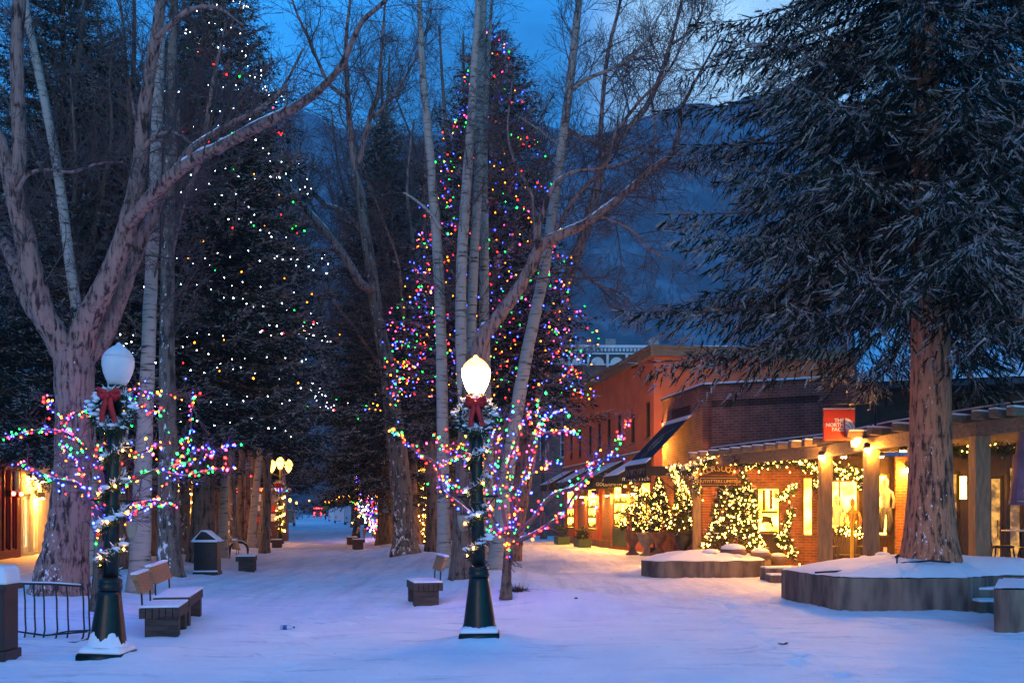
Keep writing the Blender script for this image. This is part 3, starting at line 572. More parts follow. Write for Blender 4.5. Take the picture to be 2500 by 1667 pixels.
aspen([(990, 1354), (984, 1250), (970, 1100), (958, 1000), (944, 880), (923, 787), (905, 650), (890, 560), (880, 479), (866, 420)], None, [.47, .42, .38, .34, .30, .25, .22, .20, .18, .15], 'stout snow-flecked cottonwood on a snow mound between the mall and the side lane', 38, 'cotton_snowy', name='cottonwood_tree', every=.5, lmul=2.4, tt=.5,
      limbs=[([(866, 425), (855, 320), (848, 213), (845, 100), (862, -60)], 0, [.13, .12, .10, .08, .03]), ([(868, 425), (893, 330), (908, 270), (923, 229), (932, 120), (945, -60)], .2, [.12, .11, .10, .09, .06, .02]),
             ([(910, 710), (880, 690), (850, 640), (800, 570), (742, 505), (700, 450), (672, 404), (640, 330)], -.4, [.17, .16, .15, .14, .12, .10, .08, .03]),
             ([(884, 566), (838, 516), (785, 495), (753, 447), (726, 383), (715, 300)], .3, [.09, .085, .075, .06, .05, .02]),
             ([(846, 240), (800, 200), (760, 110), (720, 20), (690, -80)], -.3, [.08, .07, .055, .04, .02]), ([(912, 290), (970, 220), (1020, 130), (1060, 10)], .2, [.07, .055, .04, .02])],
      caps=((2, .15, .85), (3, .1, .6)))
aspen([(1055, 1346), (1052, 1100), (1046, 800), (1040, 500), (1036, 250)], None, [.26, .22, .17, .10, .03], 'dark trunk between the stout snow-flecked cottonwood and the lamp-side aspen clump', 39, 'brownbark', name='cottonwood_tree', every=.8, lmul=2.3)

# conifers
fs = np.array([X(2275, 17.8), 17.8, .68])
conifer('spruce_tree', fs, 20., 4.9, 4.9, FINE, .44, 9, .40, 'towering frosted spruce rising from the round concrete planter', None, 5, 'sprucebark', top=15.5, pw=.46, dr=-.13, trunk_lean=(-.25, 0))
lit_sp = G(X(1188, 30), 30); conifer('spruce_tree', lit_sp - [0, 0, .1], 16.4, 4.7, 3.35, MED, .30, 10, .30, 'tall spruce strung with multicoloured lights above the lit lamp', None, 6, pw=.72, trunk_lean=(.2, 0))
wh = base(489, 1374); conifer('spruce_tree', wh - [0, 0, .1], 18.6, 4.2, 4.5, MED, .30, 10, .36, 'dark spruce strung with small white lights left of the mall', None, 7, pw=.72, trunk_lean=(.5, 0))
g4 = G(X(940, 47), 47); conifer('spruce_tree', g4 - [0, 0, .1], 20.5, 2.9, 4.5, MED, .32, 9, .4, 'unlit spruce with drooping snowy boughs over the right side of the mall', None, 8, pw=.7, dr=-.12)
g5 = G(X(158, 27), 27); conifer('spruce_tree', g5 - [0, 0, .1], 17.5, 3.6, 4.2, MED, .34, 9, .3, 'dark unlit spruce behind the huge cottonwood and the maroon shop', None, 9, pw=.7)
g6 = G(X(265, 37), 37); proto = conifer('spruce_tree', g6 - [0, 0, .1], 19, 4.2, 3.9, LOW, .42, 8, .3, 'unlit spruce filling the gap between the two leaning pale aspens', None, 10, pw=.75)
# far spruces and bare trees that close the street
FARS = [(620, 70, 1.0), (560, 85, 1.15), (690, 110, 1.1), (930, 80, .95), (1010, 95, 1.1), (500, 62, .9), (880, 130, 1.2), (655, 170, 1.2), (640, 240, 1.3), (850, 240, 1.4), (905, 190, 1.2)]
for j, (a, Yq, s) in enumerate(FARS):
    o = copy_tree(proto); o.location = Vector(G(X(a, Yq), Yq) - [0, 0, .1]); o.rotation_euler.z = j * 1.3; o.scale = (s, s, s)
    tag(o, 'dark unlit spruce far down the street', 'tree', 'far spruces along the street')
def gen_bare(seed, Ht, label, group, barkm, loc):
    rg = np.random.default_rng(seed); o = np.asarray(loc, float)
    z = np.linspace(0, Ht, 8); w = np.cumsum(rg.normal(0, .12, (8, 2)), 0) * .9
    tp = np.column_stack([w, z]) + o; tr_ = np.linspace(.2, .03, 8)
    L = []
    for q in range(7):
        h = rg.uniform(.3, .75); i = h * 7; p = np.array([np.interp(h * Ht, z, tp[:, k]) for k in range(3)]); az = rg.uniform(0, 6.28)
        l = Ht * (1 - h) * rg.uniform(.55, .85); d = np.array([math.cos(az) * .7, math.sin(az) * .7, .9])
        L.append((wander(p, d, l, 5, .12, .1, rg), np.linspace(.09, .02, 6)))
    return bare_tree('bare_tree', o, (tp, tr_), L, label, barkm, barkm, group, seed, .46, 2.1, 3, (), .2, .35, .08)
GB = 'bare trees behind the first rows'
lb = ('slender bare tree among the leafless trees behind the first row', 'forked bare tree among the leafless trees behind the first row', 'tall bare tree among the leafless trees behind the first row')
protos = [gen_bare(51, 15, lb[0], GB, 'cotton_plain', G(X(230, 30), 30)), gen_bare(52, 17, lb[1], GB, 'brownbark', G(X(172, 34), 34)), gen_bare(53, 18, lb[2], GB, 'brownbark', G(X(480, 46), 46))]
SPOTS = [(330, 33, 0), (520, 60, 1), (300, 27, 2), (600, 78, 2), (690, 62, 0), (440, 70, 1), (300, 52, 1), (905, 74, 2), (620, 95, 1), (1010, 60, 1), (1130, 48, 0), (860, 100, 2), (1240, 55, 2), (1330, 62, 1),
         (640, 130, 1), (885, 150, 0), (690, 200, 2), (865, 180, 1), (930, 150, 0), (600, 105, 0), (985, 120, 2), (205, 60, 2), (400, 95, 0), (700, 240, 1), (712, 280, 0), (848, 260, 2), (680, 320, 1), (850, 330, 0),
         (560, 44, 1), (640, 40, 2), (480, 52, 0), (1090, 66, 1), (1180, 75, 0), (168, 31, 2), (380, 38, 1), (270, 44, 2), (430, 58, 2), (350, 75, 1), (540, 90, 2), (1270, 50, 1), (1150, 60, 2), (1060, 80, 2), (210, 26, 1), (660, 52, 2), (628, 56, 1), (655, 72, 2), (690, 96, 0), (922, 60, 2), (896, 76, 1), (872, 98, 2), (1010, 46, 0), (1075, 52, 1), (1000, 66, 2), (600, 48, 0), (1120, 58, 2), (950, 52, 1)]
for j, (a, Yq, k) in enumerate(SPOTS):
    o = copy_tree(protos[k]); o.location = Vector(G(X(a, Yq), Yq) - [0, 0, .1]); o.rotation_euler.z = 1.1 + j * 2.4; s = (.85 + .3 * ((j * 37) % 10) / 10) * (1.5 if j >= len(SPOTS) - 12 else 1); o.scale = (s, s, s)

# ------------------------------------------------------------------ buildings
class Wall:
    """a wall from A (left, seen from outside) to B; local x runs along it, local -y points out"""
    def __init__(s, root, A, B, z=0.):
        s.root = root; s.A = np.array([A[0], A[1], z], float); s.B = np.array([B[0], B[1], z], float)
        s.L = float(np.linalg.norm((s.B - s.A)[:2])); s.d = (s.B - s.A) / s.L; s.rz = math.atan2(s.d[1], s.d[0])
    def Y(s, a):
        k = (a - 1250) / F; t = (k * s.A[1] - s.A[0]) / (s.d[0] - k * s.d[1]); return s.A[1] + t * s.d[1]
    def s_(s, a):
        k = (a - 1250) / F; return (k * s.A[1] - s.A[0]) / (s.d[0] - k * s.d[1])
    def z_(s, a, b): return EYE + (HZ - b) / F * s.Y(a)
    def add(s, name, mb, mats, parent=None, bevel=0):
        p = parent or s.root
        if p is s.root: return obj(name, mb, mats, p, s.A - np.array(s.root.location), s.rz, bevel)
        return obj(name, mb, mats, p, (0, 0, 0), 0, bevel)
    def world(s, x, y, z): n = np.array([-s.d[1], s.d[0], 0]); return s.A + s.d * x + n * y + np.array([0, 0, z])
def holed(L, z0, z1, th, holes, x0=0., depth=.2):
    xs_ = sorted({x0, L, *[h[0] for h in holes], *[h[1] for h in holes]}); zs_ = sorted({z0, z1, *[h[2] for h in holes], *[h[3] for h in holes]})
    mb = MB()
    for a, b in zip(xs_, xs_[1:]):
        for c, d in zip(zs_, zs_[1:]):
            if any(h[0] < (a + b) / 2 < h[1] and h[2] < (c + d) / 2 < h[3] for h in holes): continue
            mb.add([[a, 0, c], [b, 0, c], [b, 0, d], [a, 0, d]], [[0, 1, 2, 3]])
    for (a, b, c, d) in holes:
        mb.add([[a, 0, c], [a, depth, c], [a, depth, d], [a, 0, d]], [[0, 1, 2, 3]]); mb.add([[b, 0, c], [b, 0, d], [b, depth, d], [b, depth, c]], [[0, 1, 2, 3]])
        mb.add([[a, 0, d], [a, depth, d], [b, depth, d], [b, 0, d]], [[0, 1, 2, 3]]); mb.add([[a, 0, c], [b, 0, c], [b, depth, c], [a, depth, c]], [[0, 1, 2, 3]])
    mb.add([[x0, 0, z1], [L, 0, z1], [L, th, z1], [x0, th, z1]], [[0, 1, 2, 3]])
    mb.add([[x0, 0, z0], [x0, 0, z1], [x0, th, z1], [x0, th, z0]], [[0, 1, 2, 3]]); mb.add([[L, 0, z0], [L, th, z0], [L, th, z1], [L, 0, z1]], [[0, 1, 2, 3]])
    mb.add([[x0, th, z0], [x0, th, z1], [L, th, z1], [L, th, z0]], [[0, 1, 2, 3]])
    return mb
def window(W, h, fm, pm, name='window', rec=.12, bars_x=0, bars_z=0, fw=.06, sill=None, parent=None, sillm='whitepaint', pname='pane'):
    a, b, c, d = h; mb = MB(); y0, y1 = rec, rec + .06
    mb.box(a, a + fw, y0, y1, c, d).box(b - fw, b, y0, y1, c, d).box(a + fw, b - fw, y0, y1, d - fw, d).box(a + fw, b - fw, y0, y1, c, c + fw)
    for k in range(bars_x): x = a + (b - a) * (k + 1) / (bars_x + 1); mb.box(x - fw * .35, x + fw * .35, y0 + .005, y1 - .005, c + fw, d - fw)
    for k in range(bars_z): z = c + (d - c) * (k + 1) / (bars_z + 1); mb.box(a + fw, b - fw, y0 + .01, y1 - .01, z - fw * .35, z + fw * .35)
    w = W.add(name, mb, M[fm])
    obj(pname, MB().add([[a + fw * .6, y1 - .015, c + fw * .6], [b - fw * .6, y1 - .015, c + fw * .6], [b - fw * .6, y1 - .015, d - fw * .6], [a + fw * .6, y1 - .015, d - fw * .6]], [[0, 1, 2, 3]]), M[pm], w)
    if sill: obj('sill', MB().box(a - .06, b + .06, -.07, .1, c - .09, c - .005), M[sillm], w)
    return w
def text(body, size, m, parent, loc, rot, ext=.006, name='lettering', shear=0., align='CENTER', space=1.0, bold=0.0):
    cu = bpy.data.curves.new('t', 'FONT'); cu.body = body; cu.size = size; cu.extrude = ext; cu.align_x = align; cu.align_y = 'CENTER'; cu.shear = shear; cu.resolution_u = 2; cu.space_line = .95; cu.space_character = space; cu.offset = bold
    o = bpy.data.objects.new('t', cu); C.objects.link(o); dg = bpy.context.evaluated_depsgraph_get(); me = bpy.data.meshes.new_from_object(o.evaluated_get(dg)); bpy.data.objects.remove(o)
    me.materials.clear(); me.materials.append(m); t = link(name, me, parent, loc); t.rotation_euler = rot; return t
def lamp_box(W, s, z, on=True, parent=None, h=.3, w=.14):
    l = W.add('wall_lamp', MB().box(s - w / 2, s + w / 2, -.30, -.08, z, z + h).box(s - .04, s + .04, -.08, 0, z + h * .4, z + h * .7), M['black'])
    if on: obj('bulb', MB().box(s - w * .36, s + w * .36, -.27, -.11, z - .03, z + .004), M['warmlamp'], l)
    return l

# the orange stuccoed shop row
ok = 5.58 + .1624 * 39.2
An = np.array([2.9, 55.7]); Bn = np.array([5.58, 39.2])
root = empty('shop_row', (5.58, 39.2, 0), 0, 'two storey orange stuccoed shop row with narrow upper windows and dark awnings', 'building')
W = Wall(root, An, Bn); zt = 8.07
up = []
for a, y0, y1 in ((1582, 981, 1068), (1545, 1010, 1081), (1512, 1012, 1088), (1487, 1021, 1094), (1463, 1032, 1103), (1441, 1038, 1111), (1416, 1046, 1116), (1395, 1056, 1121)):
    s = W.s_(a); up.append((s - .27, s + .27, W.z_(a, y1), W.z_(a, y0)))
def rng_h(a0, a1, z0, z1): return (W.s_(a0), W.s_(a1), z0, z1)
shops = [rng_h(1383, 1400, .75, 2.85), rng_h(1433, 1454, .75, 2.85), rng_h(1496, 1530, .95, 2.9), rng_h(1562, 1586, .9, 2.9)]
doors = [rng_h(1404, 1427, .1, 2.75), rng_h(1462, 1490, .1, 2.75)]
W.add('wall', holed(W.L, -.3, zt, .35, up + shops + doors), M['stucco'])
Wf = Wall(root, Bn, Bn + np.array([9, 1.46])); Wf.add('wall', holed(Wf.L, -.3, zt, .3, [], .352), M['stucco'])
W.add('cornice', MB().box(0, W.L + .14, -.16, -.003, zt - .28, zt + .02).box(0, W.L + .18, -.22, .4, zt + .02, zt + .14), M['beamwood'])
Wf.add('cornice', MB().box(.0, Wf.L, -.16, -.003, zt - .28, zt + .018).box(0, Wf.L, -.20, .4, zt + .022, zt + .145), M['beamwood'])
W.add('string_course', MB().box(0, W.L + .05, -.09, -.002, 3.98, 4.12), M['beamwood']); W.add('snow_ledge', MB().box(0, W.L + .05, -.085, -.002, 4.121, 4.17), M['snow'], None)
for h in up: window(W, h, 'darkwood', 'glassdark', rec=.012, fw=.05, sill=True, sillm='beamwood')
rd_ = np.random.default_rng(2)
for k, h in enumerate(shops):
    w = window(W, h, 'greenframe', 'pane', name='shop_window', rec=.02, fw=.09, bars_z=0); mb = MB(); a, b_, c, d = h
    for z in (c + .12, c + .62, c + 1.1):
        mb.box(a + .1, b_ - .1, .03, .06, z - .02, z)
        for x in np.arange(a + .14, b_ - .2, .16): mb.box(x, x + rd_.uniform(.05, .13), .03, .058, z + .001, z + rd_.uniform(.08, .3))
    obj('display', mb, M['chairwood'], w)
for h in doors:
    dr = W.add('door', MB().box(h[0], h[1], .14, .19, h[2], h[3]).box(h[0], h[0] + .1, .10, .138, h[2], h[3]).box(h[1] - .1, h[1], .10, .138, h[2], h[3]), M['stucco'])
    obj('arched_panel', MB().prism([(h[0] + .16, .2), (h[1] - .16, .2), (h[1] - .16, 2.1)] + [((h[0] + h[1]) / 2 + ((h[1] - h[0]) / 2 - .16) * math.cos(t), 2.1 + .4 * math.sin(t)) for t in np.linspace(0, PI, 9)[1:-1]] + [(h[0] + .16, 2.1)], .12, .138, 'y'), M['plankwood'], dr)
for a in (1430, 1459, 1493, 1533, 1558): lamp_box(W, W.s_(a), 2.42)
h = shops[2]; W.add('panel', MB().box(h[0], h[1], -.02, .1, .12, .93).box(h[0] + .12, (h[0] + h[1]) / 2 - .06, -.04, -.022, .25, .8).box((h[0] + h[1]) / 2 + .06, h[1] - .12, -.04, -.022, .25, .8), M['greenframe'])
W.add('plinth', MB().box(0, shops[2][0] - .1, -.08, -.002, -.2, .34), M['terracotta'])
def awning(a, d, L, ztop, zf, val, words=None, size=.2, lines=1):
    s1 = W.s_(a); s0 = s1 - L
    aw = W.add('awning', MB().add([[s0, -.01, ztop], [s1, -.01, ztop], [s1, -d, zf], [s0, -d, zf]], [[0, 1, 2, 3]]).add([[s1, -.01, ztop], [s1, -d, zf], [s1, -d, zf - val], [s1, -.01, zf - val]], [[0, 1, 2, 3]])
               .add([[s0, -.01, ztop], [s0, -d, zf], [s0, -d, zf - val], [s0, -.01, zf - val]], [[0, 1, 2, 3]]).add([[s0, -d, zf], [s1, -d, zf], [s1, -d, zf - val], [s0, -d, zf - val]], [[0, 1, 2, 3]]), M['awning'])
    q = (ztop - zf) / d
    obj('snow_cap', MB().prism([(-.03, ztop + .02), (-d - .02, zf + .03), (-d - .02, zf + .005), (-.03, ztop + .005)][::-1], s0 + .03, s1 - .03, 'x'), M['snow'], aw)
    if words: text(words, size, M['letter'], aw, (s1 + .012, -d * (.47 if lines == 1 else .5), zf - val * .5 + (.0 if lines == 1 else .1)), (R(90), 0, R(90)), .004, space=1.15 if lines == 1 else 1.0)
    return aw
awning(1590, 1.35, 2.3, 3.9, 3.12, .28, 'mark rich', .25)
awning(1523, 1.35, 2.6, 3.9, 3.2, .48, 'THE\nASPEN\nGOLDSMITH', .21, 3)
awning(1452, 1.35, 2.6, 3.9, 3.15, .3); awning(1402, 1.35, 2.6, 3.9, 3.15, .3)
# window boxes with greenery are set out below, with the other plants

# the brick corner building
K0, K1, K2 = np.array([5.49, 36.4]), np.array([6.17, 32.2]), np.array([10.6, 30.05])
root = empty('brick_building', (6.17, 32.2, 0), 0, 'low flat roofed red brick corner building behind the timber pergola', 'building'); BR = root
Wa = Wall(root, K0, K1); Wb = Wall(root, K1, K2); zt = 5.70
sl1 = (Wa.s_(1637), Wa.s_(1685), 4.95, 5.27)
ent = (Wa.s_(1645), Wa.s_(1684), .05, 2.7)
Wa.add('wall', holed(Wa.L, -.3, zt, .3, [sl1, ent], depth=.5), M['brick'])
Wa.add('slot_panel', MB().box(sl1[0], sl1[1], .06, .12, sl1[2], sl1[3]), M['brickdark'])
Wa.add('entrance_wall', MB().box(ent[0], ent[1], .48, .5, ent[2], ent[3]), M['brick2'])
sl2 = (Wb.s_(1737), Wb.s_(2000), 5.02, 5.25)
win = (Wb.s_(1845), Wb.s_(1905), .95, 2.45); win2 = (Wb.s_(1957), Wb.s_(1985), .9, 2.75)
Wb.add('wall', holed(Wb.L, -.3, zt, .3, [sl2, win, win2], .302, depth=.25), M['brick'])
Wb.add('slot_panel', MB().box(sl2[0], sl2[1], .06, .12, sl2[2], sl2[3]), M['brickdark'])
Wb.add('coping', MB().box(-.05, Wb.L, -.05, .35, zt + .001, zt + .07), M['brickdark']); Wa.add('coping', MB().box(0, Wa.L - .06, -.05, .35, zt + .001, zt + .068), M['brickdark'])
Wb.add('roof_snow', MB().box(-.03, Wb.L, -.035, .33, zt + .071, zt + .13), M['snow']); Wa.add('roof_snow', MB().box(0.02, Wa.L - .07, -.035, .33, zt + .069, zt + .13), M['snow'])
w = window(Wb, win, 'timber', 'pane', name='shop_window', rec=.06, fw=.07, bars_x=0)
a, b_, c, d = win
obj('display', MB().box(a + .10, b_ - .1, .07, .095, 1.62, 1.69).box(a + .2, a + .28, .07, .095, 1.7, 2.36).box(a + .42, a + .5, .07, .095, 1.75, 2.36).box(a + .1, b_ - .12, .07, .095, 1.02, 1.06)
    .add([[a + .15, .09, 1.3], [a + .5, .09, 1.36], [b_ - .2, .09, 1.1], [b_ - .3, .09, 1.5], [a + .2, .09, 1.55]], [[0, 1, 2, 3, 4]]), M['chairwood'], w)
Wb.add('panel', MB().box(a - .1, b_ + .1, -.05, -.004, .05, .92).box((a + b_) / 2 - .05, (a + b_) / 2 + .05, -.08, -.052, .05, .86).box(a - .13, b_ + .13, -.1, -.004, .921, .97), M['darkwood'])
window(Wb, win2, 'timber', 'pane', name='shop_window', rec=.06, fw=.06)
# black awning over the corner entrance
s0, s1 = Wa.s_(1632), Wa.s_(1688); d = 1.55; ztp, zf, val = 4.86, 3.28, .52
s0 -= .15
k = 16; zig = [(s0 + (s1 - s0) * i / k, zf - val + .05 * (i % 2) * 1.2) for i in range(k + 1)]
aw = Wa.add('awning', MB().add([[s0, -.02, ztp], [s1, -.02, ztp], [s1, -d, zf], [s0, -d, zf]], [[0, 1, 2, 3]]).prism([(s0, zf), (s1, zf)] + zig[::-1], -d - .01, -d + .005, 'y')
            .add([[s1, -.02, zf - .1], [s1, -d, zf - .1], [s1, -d, zf - .42], [s1, -.02, zf - .42]], [[0, 1, 2, 3]]), M['awningblack'])
ax = np.array([0, -d + .02, zf - ztp]) / math.hypot(d, zf - ztp); nrm_ = np.array([0, -abs(ax[2]), abs(ax[1])]); e = MB(); cx_, cz_ = (s0 + s1) / 2, .56
def on_aw(u, v): return np.array([cx_ + u, -.02, ztp]) + ax * (v * math.hypot(d, zf - ztp)) + nrm_ * .012
th = np.linspace(0, 2 * PI, 28)
e.tube([on_aw(.36 * math.cos(t), .52 + .17 * math.sin(t)) for t in th], .012, 4, cap=False); e.tube([on_aw(.26 * math.cos(t), .52 + .12 * math.sin(t)) for t in th], .008, 4, cap=False)
e.tube([on_aw(.17 * math.cos(t) * (1 - t / 14), .52 + .08 * math.sin(t) * (1 - t / 14)) for t in np.linspace(0, 9, 30)], .008, 4, cap=False)
for sg in (-1, 1): e.tube([on_aw(sg * (.05 + .14 * math.sin(t)), .72 + .15 * t / 3) for t in np.linspace(0, 3, 10)], .009, 4, cap=False)
e.tube([on_aw(.0 + .7 * t, .33 - .1 * t) for t in np.linspace(-.2, 1, 6)], .007, 4, cap=False)
obj('emblem', e, M['stone_urn'], aw)
sq = MB()
for i, x in enumerate(np.linspace(s0 + .25, s1 - .25, 7)): sq.tube([[x + .07 * math.cos(t) * (1 + i % 2), -d - .022, zf - .24 + .1 * math.sin(t * (1 + i % 3 * .5))] for t in np.linspace(0, 5, 9)], .011, 4)
obj('script', sq, M['stone_urn'], aw)
obj('snow_cap', MB().prism([(-.0, ztp), (-.0, ztp + .06), (-.16, ztp + .01), (-.16, ztp - .11)], s0 - .12, s1 + .05, 'x').prism([(-d - .03, zf + .0), (-d - .03, zf + .05), (-d + .16, zf + .20), (-d + .16, zf + .16)][::-1], s0, s1, 'x'), M['snow'], aw)
obj('brace', MB().tube([[s1 - .05, -1.1, 2.75], [s1 - .05, -.02, 2.0]], .02, 6), M['black'], aw); obj('brace', MB().tube([[s0 + .05, -1.1, 2.75], [s0 + .05, -.02, 2.0]], .02, 6), M['black'], aw)
al = Wa.add('alarm_bell', MB().lathe([(.0, 0), (.09, 0), (.09, .05), (.0, .07)], 12, (0, 0, 0)), M['bow']); al.location = Vector(Wa.world(Wa.s_(1618), -.01, 4.9) - np.array(root.location)); al.rotation_euler = (R(90), 0, Wa.rz)
st = obj('lamp_bracket', MB().tube([[0, 0, 0], [0, -.35, .05]], .03, 6), M['black'], root, Wa.world(.12, 0, 4.0) - np.array(root.location), Wa.rz)
obj('bulb', MB().ball((0, -.4, .04), .085, 10, 6), M['warmlamp'], st)

# the timber fronted shop under the pergola (its wall steps toward the plaza)
root = empty('timber_shop', (11, 28, 0), 0, 'timber fronted clothing shop with tall lit windows and snow on its dark roof', 'building'); TS = root
T0, T1, T2, T3 = np.array([9.15, 29.6]), np.array([11.9, 29.3]), np.array([11.5, 26.6]), np.array([15.2, 25.4])
Wc = Wall(root, T0, T1); Wd = Wall(root, T2, T3); We = Wall(root, T1, T2)
hs = [(Wc.s_(2004), Wc.s_(2098), .92, 2.62), (Wc.s_(2140), Wc.s_(2172), .92, 2.80)]
Wc.add('wall', holed(Wc.L, -.3, 3.3, .3, hs + [(Wc.s_(2183), Wc.L - .004, 0, 3.28)], depth=.2), M['darkwood'])
px0, px1 = Wc.s_(2184), Wc.L
Wc.add('brick_pier', MB().box(px0, px1, -.12, .29, -.3, 3.29), M['brick2'])
for k, h in enumerate(hs):
    w = window(Wc, h, 'timber', 'pane', name='shop_window', rec=.04, fw=.07, bars_x=1 if k == 0 else 0)
    def torso(x, z, s, m):
        t = MB(); t.lathe([(.02, 0), (.13 * s, .03), (.12 * s, .2), (.17 * s, .42), (.19 * s, .52), (.09 * s, .6), (.045, .63), (.045, .68), (.09 * s, .74), (.10 * s, .83), (.02, .92)], 12, (x, 0, z)); t.v[-1][:, 1] *= .3; t.v[-1][:, 1] += -.06
        for sg in (-1, 1): t.tube([[x + sg * .16, -.06, z + .5], [x + sg * .24, -.07, z + .25], [x + sg * .2, -.08, z + .02]], [.05, .045, .035], 6)
        return obj('mannequin', t, M[m], w)
    if k == 0: torso(h[0] + .45, 1.25, .9, 'skinlight'); torso(h[0] + .9, 1.15, .8, 'plankwood')
    else:
        mn = torso(h[0] + .25, 1.75, .9, 'skinlight'); t = MB()
        for sg in (-1, 1): t.tube([[h[0] + .25 + sg * .06, -.06, 1.78], [h[0] + .25 + sg * .12, -.1, 1.4], [h[0] + .22 + sg * .08, -.05, 1.05]], [.1, .08, .06], 8)
        obj('trousers', t, M['cloth'], w)
Wc.add('dado', MB().box(0.02, hs[0][1] + .2, -.05, -.004, 0, .88).box(hs[1][0] - .05, px0 - .02, -.05, -.004, 0, .88).box(0.0, px0 - .02, -.09, -.004, .881, .95), M['darkwood'])
Wc.add('outlet_plate', MB().box(Wc.s_(2160) - .05, Wc.s_(2160) + .05, -.065, -.051, .45, .62), M['letter'])
sc_ = Wc.add('wall_lamp', MB().lathe([(.07, 0), (.1, .1), (.1, .2), (.05, .24)], 14, ((px0 + px1) / 2, -.26, 2.92)), M['black']); obj('bulb', MB().ball(((px0 + px1) / 2, -.26, 2.88), .08, 10, 6), M['warmlamp'], sc_)
We.add('wall', holed(We.L, -.3, 3.3, .2, []), M['brick2'])
hd = [(Wd.s_(2292), Wd.s_(2345), .1, 2.75), (Wd.s_(2412), Wd.s_(2452), .1, 2.62), (Wd.s_(2458), Wd.s_(2500), .3, 2.9), (Wd.s_(2503), Wd.s_(2560), .3, 2.9)]
Wd.add('wall', holed(Wd.L, -.3, 4.95, .3, hd, depth=.2), M['darkwood'])
for k, h in enumerate(hd):
    w = window(Wd, h, 'darkwood', 'pane_dim' if k else 'pane_dim', name='door' if k == 1 else 'shop_window', rec=.05, fw=.09)
    if k == 1: obj('handle', MB().tube([[h[1] - .16, .06, 1.0], [h[1] - .16, -.02, 1.02], [h[1] - .16, -.02, 1.42], [h[1] - .16, .06, 1.44]], .016, 6), M['black'], w)
    if k == 0:
        t = MB(); x = (h[0] + h[1]) / 2 - .05; t.lathe([(.13, .2), (.16, .9), (.19, 1.35), (.21, 1.5), (.10, 1.6), (.05, 1.64), (.05, 1.68), (.10, 1.74), (.11, 1.84), (.03, 1.94)], 12, (x, 0, .25)); t.v[-1][:, 1] *= .3; t.v[-1][:, 1] += -.07
        obj('mannequin', t, M['cloth'], w); obj('cap', MB().ball((x, -.08, 2.16), .13, 10, 6, sq=(1, .5, .8)), M['bow'], w)
for a in (2350, 2374, 2478):
    l = Wd.add('wall_lamp', MB().box(Wd.s_(a) - .09, Wd.s_(a) + .09, -.1, -.004, 1.98, 2.62), M['black']); obj('diffuser', MB().box(Wd.s_(a) - .075, Wd.s_(a) + .075, -.2, -.101, 2.0, 2.60), emit('sconce_glass', (1, .5, .07), 9) if a == 2350 else bpy.data.materials['sconce_glass'], l)
rf = Wd.add('roof', MB().prism([(-1.0, 4.9), (-.9, 5.06), (5, 7.4), (5, 4.9)][::-1], -2.2, Wd.L + 4, 'x'), M['roofdark'])
obj('roof_snow', MB().prism([(-.95, 5.09), (-.86, 5.2), (4.9, 7.5), (4.9, 7.43)][::-1], -2.15, Wd.L + 3.9, 'x'), M['snow'], rf)
Wd.add('wall', MB().box(-2.2, 0, .02, .3, 3.3, 4.9), M['roofdark'])

# porch deck and pergola
E = [np.array([X(a, y), y]) for a, y in ((1700, 30.4), (1803, 28.), (2015, 24.), (2127, 21.6), (2391, 19.2), (2520, 18.3))]
pg = empty('pergola', (8, 24, 0), 0, 'brown timber pergola with stepped rafter ends along the shop fronts', 'pergola')
def pw(mb, name, m): return obj(name, mb, M[m], pg, (-8, -24, 0))
bz0 = [3.0, 3.0, 2.97, 3.0, 3.12, 3.15]
def beam(mb, A, B, z0a, z0b, h, w):
    d = (B - A) / np.linalg.norm(B - A); n = np.array([-d[1], d[0]]) * w / 2
    v = [[*(A + n), z0a], [*(A - n), z0a], [*(B - n), z0b], [*(B + n), z0b]]; v = v + [[q[0], q[1], q[2] + h] for q in v]
    mb.add(v, [[0, 1, 2, 3], [7, 6, 5, 4], [0, 4, 5, 1], [1, 5, 6, 2], [2, 6, 7, 3], [3, 7, 4, 0]])
for i in range(5):
    mb = MB(); beam(mb, E[i], E[i + 1], bz0[i] , bz0[i + 1], .27, .2); pw(mb, 'beam', 'beamwood')
raf = []
for i in range(5):
    A, B = E[i], E[i + 1]; L = np.linalg.norm(B - A); n = max(3, int(L / .55)); d = (B - A) / L; out = np.array([d[1], -d[0]])
    if out[0] > 0: out = -out
    for k in range(n):
        t = (k + .5) / n; p = A + (B - A) * t; z = bz0[i] + (bz0[i + 1] - bz0[i]) * t + .28
        mb = MB(); q = -out * 1.5; beam(mb, p + out * .42, p - out * 2.2, z, z, .15, .13); pw(mb, 'rafter', 'beamwood')
        raf.append((p, out, z))
sn = MB()
for (p, out, z) in raf: beam(sn, p + out * .40, p - out * 2.1, z + .151, z + .151, .035, .14)
pw(sn, 'snow_cap', 'snow')
